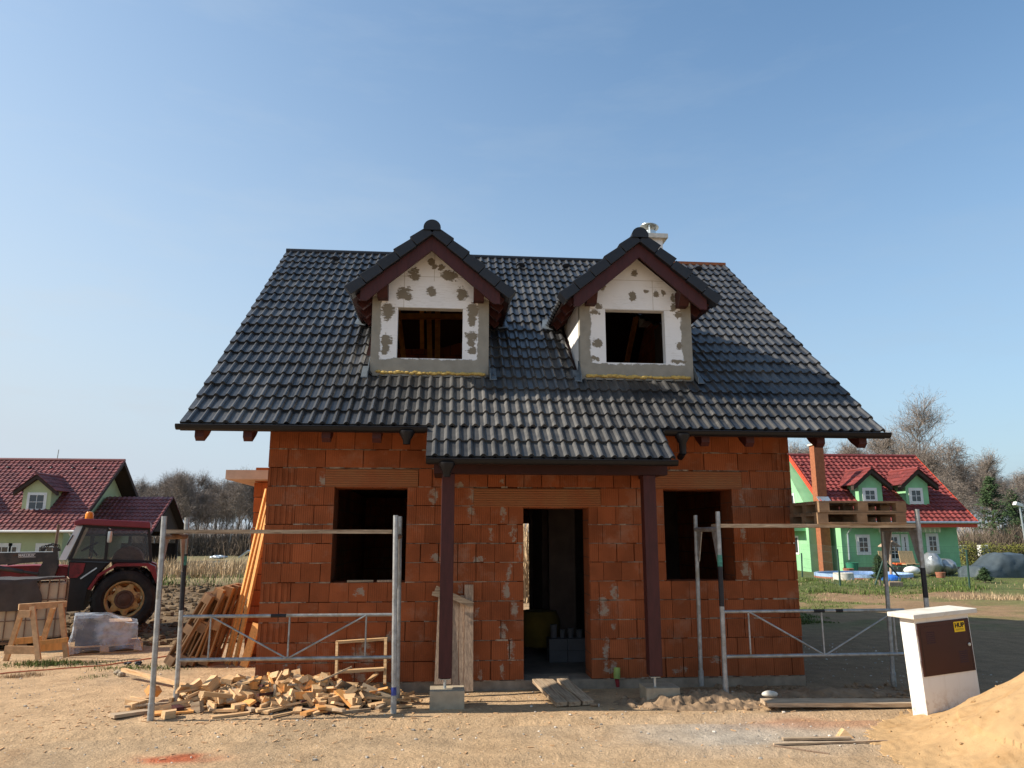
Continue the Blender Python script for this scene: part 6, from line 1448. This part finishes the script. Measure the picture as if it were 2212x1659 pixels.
# street lamp, far greenhouse
y = 45.0; p0, p1 = aty(r7(2212, 1060), y), aty(r7(2178, 788), y); sl_ = thing('street_lamp', (p0.x, y, .1), 'grey street lamp with white head at the far right', 'street lamp')
MB().tube((p0.x + .15, y, 0), p1, .07, 10, r2_=.05).build('pole', M['zinc'], sl_, smooth=True)
a = aty(r7(2132, 772), y); MB().prism([(a.x, y - .15, a.z), (a.x + .1, y - .15, a.z + .22), (p1.x + .15, y - .15, p1.z + .18), (p1.x + .15, y - .15, p1.z - .02), (a.x + .2, y - .15, a.z - .06)], (0, .3, 0)).build('lamp_head', M['white'], sl_, bevel=.03)
y = 62.0; p0, p1 = aty(r7(2050, 1100), y), aty(r7(2400, 1030), y); gn = thing('glasshouse', (p0.x, y, 0), 'white framed greenhouse beyond the hedge at the right', 'greenhouse')
m_ = MB()
for i in range(9): x = p0.x + (p1.x - p0.x) * i / 8; m_.box(x - .05, x + .05, y, y + .1, 0, p0.z + .2); m_.bar((x, y, p0.z + .2), (x + .3, y + 2, p1.z), .07, .07)
m_.box(p0.x, p1.x, y, y + .1, p0.z + .2, p0.z + .32); m_.box(p0.x + .3, p1.x, y + 1.95, y + 2.05, p1.z - .05, p1.z + .05); m_.build('frame', M['white'], gn)
m_ = MB().box(p0.x, p1.x, y + .04, y + .06, 0, p0.z + .2); m_.prism([(p0.x, y + .05, p0.z + .25), (p1.x, y + .05, p0.z + .25), (p1.x, y + 2, p1.z - .04), (p0.x + .3, y + 2, p1.z - .04)], (0, 0, .01)); m_.build('glazing', clear_glass('greenhouse_glass', (.5, .55, .55), .5), gn)
for (a, lb) in (((1722, 1120), 'left white marker block in the golden hedge'), ((1900, 1118), 'right white marker block in the golden hedge')):
    p = aty(r7(*a), 48); tag(MB().box(p.x - .3, p.x + .3, 47.9, 48.3, p.z - .5, p.z + .25).build('gate_pillar', M['white'], loc=(p.x, 48, .1), bevel=.03), lb, 'pillar')
# white frames in the far field on the left
for (a, b_, y, lb) in (((1650, 1085), (1790, 1060), 60, 'pale heap of white sheeting in the reeds far left'), ((1480, 1115), (1790, 1108), 56, 'long low white rail in the reeds far left'), ((1890, 1075), (1965, 1020), 59, 'tilted white roof sheet in the reeds beside the brick bay')):
    p, q = aty(r1(*a), y), aty(r1(*b_), y); m_ = MB()
    if y == 60: m_.ball(((p.x + q.x) / 2, y, (p.z + q.z) / 2), (q.x - p.x) / 2, (1, .6, .22), 14, 8, .2)
    elif y == 56: m_.bar(p, q, .12, .15)
    else: m_.bar(p, q, .9, .08)
    tag(m_.build('white_sheet', M['zinc'], loc=p), lb, 'sheeting')

# ================================================================== TREES AND PLANTS
def bare_tree(seed, height, spread=.5, droop=0.0, limbs=9, trunk_r=.14, fork=.25, twigs=3.0, elev=.6):
    """returns trunk and crown meshes of a leafless tree standing at the origin"""
    R_ = random.Random(seed); tk, cr_ = MB(), MB()
    def strip(p, q, w_, tn):
        d = q - p; s_ = d.cross(V3((R_.uniform(-1, 1), R_.uniform(-1, 1), R_.uniform(-1, 1)))); 
        if s_.length < 1e-5: return
        s_ = s_.normalized() * w_; cr_.add([p - s_, p + s_, q + s_ * .4, q - s_ * .4], [(0, 1, 2, 3)], tn)
    def twig(p, d, L, lev):
        k = 3; q = p
        for i in range(k):
            d = (d + V3((R_.gauss(0, .22), R_.gauss(0, .22), R_.gauss(0, .15) + .05 - droop * (i + 1) * .22))).normalized(); n_ = q + d * L / k
            strip(q, n_, (.016, .010, .008)[lev], R_.uniform(.7, 1.3))
            if lev < 2:
                for _ in range(1 if lev == 0 else int(R_.random() < .4)):
                    dd = (d + V3((R_.gauss(0, .6), R_.gauss(0, .6), R_.gauss(0, .4)))).normalized(); twig(n_, dd, L * R_.uniform(.45, .7), lev + 1)
            q = n_
    def limb(p, d, L, r_, lev):
        k = 4; q = p
        for i in range(k):
            d = (d + V3((R_.gauss(0, .13), R_.gauss(0, .13), .10 - droop * .1))).normalized(); n_ = q + d * L / k; rr = r_ * (1 - .2 * (i + 1))
            tk.tube(q, n_, r_ * (1 - .2 * i), 5, rr, cap=False)
            if lev < 1 and i > 0:
                for _ in range(2):
                    dd = (d + V3((R_.gauss(0, .55), R_.gauss(0, .55), R_.gauss(.1, .3)))).normalized(); limb(n_, dd, L * R_.uniform(.45, .65), max(.018, rr * .65), lev + 1)
            if lev > 0 or i > 1:
                for _ in range(int(twigs)):
                    dd = (d + V3((R_.gauss(0, .6), R_.gauss(0, .6), R_.gauss(.05, .4)))).normalized(); twig(n_, dd, height * R_.uniform(.07, .13), 0)
            q = n_
    k = 9; q = V3((0, 0, -.3)); d = V3((0, 0, 1)); hs_ = []
    for i in range(k):
        d = (d + V3((R_.gauss(0, .05), R_.gauss(0, .05), .1))).normalized(); n_ = q + d * (height * .92 / k); r0, r1_ = trunk_r * (1 - i / (k + .3)), trunk_r * (1 - (i + 1) / (k + .3))
        tk.tube(q, n_, max(r0, .02), 7, max(r1_, .012), cap=False); hs_.append((n_, r1_, (i + 1) / k)); q = n_
    for i in range(limbs):
        t_ = fork + (1 - fork) * (i + R_.random()) / limbs; j = min(k - 1, int(t_ * k)); p, r_, _ = hs_[j]
        az = i * 2.4 + R_.uniform(-.4, .4); el = elev + .5 * t_
        dd = V3((cos(az) * cos(el), sin(az) * cos(el), sin(el))); limb(p, dd, height * spread * (1.15 - t_) * R_.uniform(.75, 1.1), max(.035, r_ * .7), 0)
    for _ in range(5): twig(q, V3((R_.gauss(0, .4), R_.gauss(0, .4), 1)).normalized(), height * .1, 0)
    return tk, cr_
def tree_proto(name, seed, bark, twg, **kw):
    tk, cr_ = bare_tree(seed, **kw); t_ = thing(name, (0, 0, 0), 'x', 'tree')
    tk.build('trunk', M[bark], t_, recalc=False); cr_.build('crown', M[twg], t_, recalc=False); return t_
PROTO = {
    'alder': tree_proto('bare_tree', 3, 'bark', 'twig', height=8.5, spread=.34, limbs=8, trunk_r=.12, fork=.25, twigs=2, elev=.85),
    'slim': tree_proto('bare_tree', 11, 'bark', 'twig', height=9.0, spread=.27, limbs=10, trunk_r=.085, fork=.3, twigs=2, elev=.95),
    'birch': tree_proto('birch_tree', 5, 'birch', 'twig', height=9.0, spread=.36, droop=.5, limbs=10, trunk_r=.12, fork=.25, twigs=2, elev=.8),
    'oak': tree_proto('bare_tree', 8, 'bark', 'twig', height=12.0, spread=.44, limbs=13, trunk_r=.22, fork=.2, twigs=2)}
used = set()
def put_tree(kind, x, y, sc, label, group=None, z=None):
    o = PROTO[kind]
    if kind in used: o = copy_tree(o)
    used.add(kind); o.location = (x, y, gz(x, y) if z is None else z); o.rotation_euler = (0, 0, rng.uniform(0, 6.28)); o.scale = (sc,) * 3
    tag(o, label, 'tree', group)
    if not group and 'group' in o: del o['group']
# left wood, seen between the houses
for i in range(60):
    px_ = 255 + 330 * (i + rng.random()) / 60; y = rng.choice((76, 82, 88, 95, 102)) + rng.uniform(-3, 3)
    p = aty((px_, 1200), y); zb3 = .1; tgt = 1038 + 8 * sin(px_ * .045) + rng.uniform(-6, 34) + (8 if px_ < 330 else 0)
    ht = aty((px_, tgt), y).z - zb3; kind = rng.choice(('alder', 'slim', 'slim', 'birch', 'slim')); H0 = {'alder': 8.5, 'slim': 9.0, 'birch': 9.0}[kind]
    put_tree(kind, p.x, y, ht / H0, 'pale barked drooping tree in the far wood at the left' if kind == 'birch' else ('slender leafless tree in the far wood at the left' if kind == 'slim' else 'broad leafless tree in the far wood at the left'), 'trees of the far wood at the left', z=zb3)
# right: tall tree, birches, small crowns above the red roof
put_tree('oak', aty((1990, 1150), 66).x, 66, (aty((1975, 900), 66).z) / 12.0, 'tallest bare tree rising behind the right end of the red roof')
for px_, tp, y, lb in ((2005, 985, 74, 'second bare tree just right of the tallest bare tree'), (2140, 1000, 58, 'bare broad tree between the birches and the pine')):
    p = aty((px_, 1150), y); put_tree('alder', p.x, y, aty((px_, tp), y).z / 8.5, lb)
for px_, tp, y, kd_ in ((2035, 965, 68, 'birch'), (2062, 985, 62, 'birch'), (2098, 1003, 66, 'birch'), (2128, 1012, 70, 'birch'), (2160, 1040, 64, 'birch'), (2185, 1035, 72, 'birch'), (2210, 1020, 66, 'birch'), (2080, 1040, 58, 'birch'), (2110, 1050, 60, 'birch'), (2050, 1000, 72, 'birch'), (2145, 1025, 75, 'birch'), (2172, 1030, 66, 'birch'), (2200, 1045, 63, 'birch'), (2225, 1030, 70, 'birch'), (2120, 1030, 74, 'birch'), (2090, 1015, 73, 'birch')):
    p = aty((px_, 1150), y); put_tree(kd_, p.x, y, aty((px_, tp), y).z / 9.0, 'drooping grey birch standing right of the tallest bare tree', 'birches behind the green house')
for px_, tp, y in ((1725, 978, 92), (1752, 972, 96), (1790, 972, 88), (1822, 976, 95), (1852, 978, 98), (1880, 968, 92), (1902, 958, 90), (1925, 955, 86), (1945, 965, 90)):
    p = aty((px_, 1150), y); k_ = rng.choice(('alder', 'birch')); put_tree(k_, p.x, y, aty((px_, tp), y).z / (8.5 if k_ == 'alder' else 9), 'bare tree of the distant row showing above the red ridge', 'distant trees above the red ridge')
# pine with needles
def conifer(x, y, hgt, rad, label, seed, g=1.0):
    R_ = random.Random(seed); t_ = thing('pine_tree', (x, y, gz(x, y)), label, 'tree'); z0 = gz(x, y); tk = MB(); tk.tube((x, y, z0), (x, y, z0 + hgt * .95), .14 * g, 8, .03 * g); cr_ = MB()
    for i in range(90):
        t__ = R_.random() ** .9; zc_ = z0 + hgt * (.18 + .8 * t__); rr = rad * (1 - t__) ** .7 * R_.uniform(.6, 1.1); az = R_.uniform(0, 6.28); tip = V3((x + cos(az) * rr, y + sin(az) * rr, zc_ + rr * .15)); tk.tube((x, y, zc_), tip, .025, 4, .008, cap=False)
        for k in range(26):
            b_ = V3((x, y, zc_)).lerp(tip, R_.uniform(.35, 1.05)) + V3((R_.gauss(0, .12), R_.gauss(0, .12), R_.gauss(0, .10))) * g; tn = R_.uniform(.6, 1.5)
            for _ in range(3):
                d = V3((R_.gauss(0, 1), R_.gauss(0, 1), R_.gauss(.4, 1))).normalized(); s_ = d.orthogonal().normalized() * .035 * g; cr_.add([b_ - s_, b_ + s_, b_ + d * .2 * g], [(0, 1, 2)], tn)
    tk.build('trunk', M['bark'], t_, recalc=False); cr_.build('crown', M['needle'], t_, recalc=False)
p = aty((2150, 1150), 56); conifer(p.x, 56, aty((2150, 1035), 56).z, 1.9, 'green pine tree behind the covered car', 3)
p = aty((2195, 1150), 60); conifer(p.x, 60, aty((2195, 1062), 60).z, 1.6, 'smaller green pine partly behind the street lamp', 9)
p = aty(r7(1895, 1300), 30); conifer(p.x, 30, .6, .38, 'tiny green conifer on the lawn before the covered car', 4, .3)
p = aty(r7(1075, 1360), 28.5); conifer(p.x, 28.5, 1.1, .3, 'small dark conifer beside the braced fence post', 6, .35)
def leaf_mass(name, mt, pts, label, cat, kind=None, size=.06, n_per=12, seed=1, loc=None, up=.3):
    R_ = random.Random(seed); m_ = MB()
    for (c_, rad) in pts:
        for _ in range(n_per):
            b_ = V3(c_) + V3((R_.gauss(0, rad), R_.gauss(0, rad), R_.gauss(0, rad * .7))); d = V3((R_.gauss(0, 1), R_.gauss(0, 1), R_.gauss(up, 1))).normalized(); s_ = d.orthogonal().normalized() * size * .4
            m_.add([b_ - s_, b_ + s_, b_ + d * size], [(0, 1, 2)], R_.uniform(.5, 1.6))
    return tag(m_.build(name, M[mt], loc=loc, recalc=False), label, cat, kind=kind)
x0, x1 = aty((2072, 1180), 47).x, aty((2260, 1180), 47).x
leaf_mass('hedge', 'hedge', [((x, 47 + rng.uniform(-.4, .4), .1 + rng.uniform(.0, 1.35)), .16) for x in [x0 + (x1 - x0) * rng.random() for _ in range(420)]], 'low golden green hedge behind the covered car', 'hedge', size=.10, n_per=16, loc=((x0 + x1) / 2, 47, .1))
# dense undergrowth of the wood and scrub behind the green house
def scrub(name, x0, x1, y0, y1, n, h, mt, seed, zb3=None, w_=.02):
    R_ = random.Random(seed); m_ = MB()
    for _ in range(n):
        x, y = R_.uniform(x0, x1), R_.uniform(y0, y1); z = gz(x, y) if zb3 is None else zb3; hh = h * R_.uniform(.35, 1.0) * (.75 + .5 * nz(x, y, 3, .25)); d = V3((R_.gauss(0, .3), R_.gauss(0, .3), 1)).normalized(); b_ = V3((x, y, z - .05)); tn = R_.uniform(.6, 1.5)
        q = b_ + d * hh * .6; s_ = V3((R_.uniform(-1, 1), R_.uniform(-1, 1), 0)).normalized() * w_; m_.add([b_ - s_, b_ + s_, q + s_ * .6, q - s_ * .6], [(0, 1, 2, 3)], tn)
        for _ in range(4):
            d2 = (d + V3((R_.gauss(0, .5), R_.gauss(0, .5), R_.gauss(0, .3)))).normalized(); r_ = q + d2 * hh * R_.uniform(.2, .5); m_.add([q - s_ * .5, q + s_ * .5, r_], [(0, 1, 2)], tn)
    return tag(m_.build(name, M[mt], recalc=False), kind='stuff')
xa, xb = aty((230, 1200), 80).x, aty((600, 1200), 80).x
scrub('undergrowth', xa - 4, xb + 4, 72, 100, 9000, 3.4, 'twig_dark', 4, .1, .04)
xa, xb = aty((200, 1200), 112).x, aty((640, 1200), 112).x
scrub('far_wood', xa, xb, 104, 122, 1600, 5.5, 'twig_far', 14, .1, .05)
xa, xb = aty((1990, 1150), 58).x, aty((2300, 1150), 58).x
scrub('undergrowth', xa, xb, 52, 66, 3800, 3.4, 'twig_dark', 5, .1, .03)
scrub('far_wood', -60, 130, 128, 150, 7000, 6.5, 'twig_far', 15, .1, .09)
# grasses
def grass(name, n, area, h, mt, seed, dens=None, w_=.006, lean=.35):
    R_ = random.Random(seed); m_ = MB(); c_ = 0; tries = 0
    while c_ < n and tries < n * 30:
        tries += 1; x, y = area(R_)
        if dens and R_.random() > dens(x, y): continue
        z = gz(x, y) - .01; hh = h * R_.uniform(.4, 1.1); az = R_.uniform(0, 6.28); ln = R_.gauss(0, lean); s_ = V3((cos(az), sin(az), 0)) * w_ * R_.uniform(.7, 1.4); t_ = V3((-sin(az) * ln, cos(az) * ln, 1)).normalized() * hh; b_ = V3((x, y, z))
        mid = b_ + t_ * .55; tip = b_ + t_ + V3((-sin(az), cos(az), 0)) * ln * hh * .5
        m_.add([b_ - s_, b_ + s_, mid + s_ * .7, mid - s_ * .7, tip], [(0, 1, 2, 3), (3, 2, 4)], R_.uniform(.6, 1.5)); c_ += 1
    return tag(m_.build(name, M[mt], recalc=False), kind='stuff')
xa, xb = aty((330, 1220), 36).x, aty((560, 1220), 36).x
grass('reeds', 9000, lambda R_: (R_.uniform(xa - 12, xb + 6), 33.5 + 12 * R_.random() ** 1.6), .8, 'reed', 2, w_=.018, lean=.25)
grass('field_grass', 2600, lambda R_: (R_.uniform(xa - 6, xb + 5), R_.uniform(29.5, 34)), .28, 'grass', 3, dens=lambda x, y: .2 + sst(-.1, .5, nz(x, y, 1, .3)), w_=.014)
grass('field_grass', 900, lambda R_: (R_.uniform(xa - 6, xb + 5), R_.uniform(30, 35)), .36, 'reed', 13, w_=.012)
def tuft_area(c_, rx, ry): return lambda R_: (R_.gauss(c_.x, rx), R_.gauss(c_.y, ry))
for k, (a, b_, rx, ry, n, h) in enumerate(((330, 838, .30, .16, 900, .07), (560, 830, .35, .10, 500, .06), (1040, 868, .30, .12, 500, .06), (1300, 880, .2, .06, 150, .06), (740, 940, .14, .08, 90, .05))):
    grass('grass_tuft', n, tuft_area(gp(r2, a, b_), rx, ry), h, 'grass', 30 + k, w_=.005)
for k, (a, b_) in enumerate(((100, 940), (240, 925))): grass('dead_grass', 260, tuft_area(gp(r2, a, b_), .10, .05), .07, 'reed', 50 + k, w_=.004)
for k, (a, b_) in enumerate(((640, 880), (900, 380), (300, 560), (150, 700), (1250, 1300))):
    grass('straw', 60, tuft_area(gp(r2 if k < 4 else r2, a, b_), .5, .3), .04, 'reed', 60 + k, w_=.003, lean=1.6)
# lawn and weeds on the right
grass('lawn', 26000, lambda R_: (lambda y: (R_.uniform(5.5 + (y - 17) * .18, 9 + (y - 17) * .95), y))(17 + 16 * R_.random() ** 1.2), .065, 'grass', 7, dens=lambda x, y: min(1, .9 * sst(22.5, 26, y + 2.5 * nz(x, y, 2, .35)) + .55 * sst(.12, .4, nz(x, y, 11, .5) + .5 * nz(x, y, 17, 1.6))), w_=.009)
grass('weeds', 2600, lambda R_: (R_.uniform(12.5, 23), R_.uniform(25, 33)), .2, 'grass', 8, dens=lambda x, y: sst(.1, .5, nz(x, y, 21, .55)), w_=.010)
grass('brush', 1500, lambda R_: (R_.uniform(aty((1128, 1200), 26).x - 1.5, aty((1148, 1200), 26).x + 1.5), R_.uniform(23, 30)), 3.4, 'reed', 41, w_=.02, lean=.2)
grass('dry_grass', 1600, lambda R_: (R_.uniform(9, 22), R_.uniform(22, 32)), .13, 'reed', 9, dens=lambda x, y: .1 + sst(.1, .5, nz(x, y, 31, .5)), w_=.008)
p = atz(r7(2110, 1500), .12); grass('dry_tussock', 800, lambda R_: (R_.gauss(p.x, .6), R_.gauss(p.y, .5)), .17, 'reed', 10, w_=.008, lean=.6)
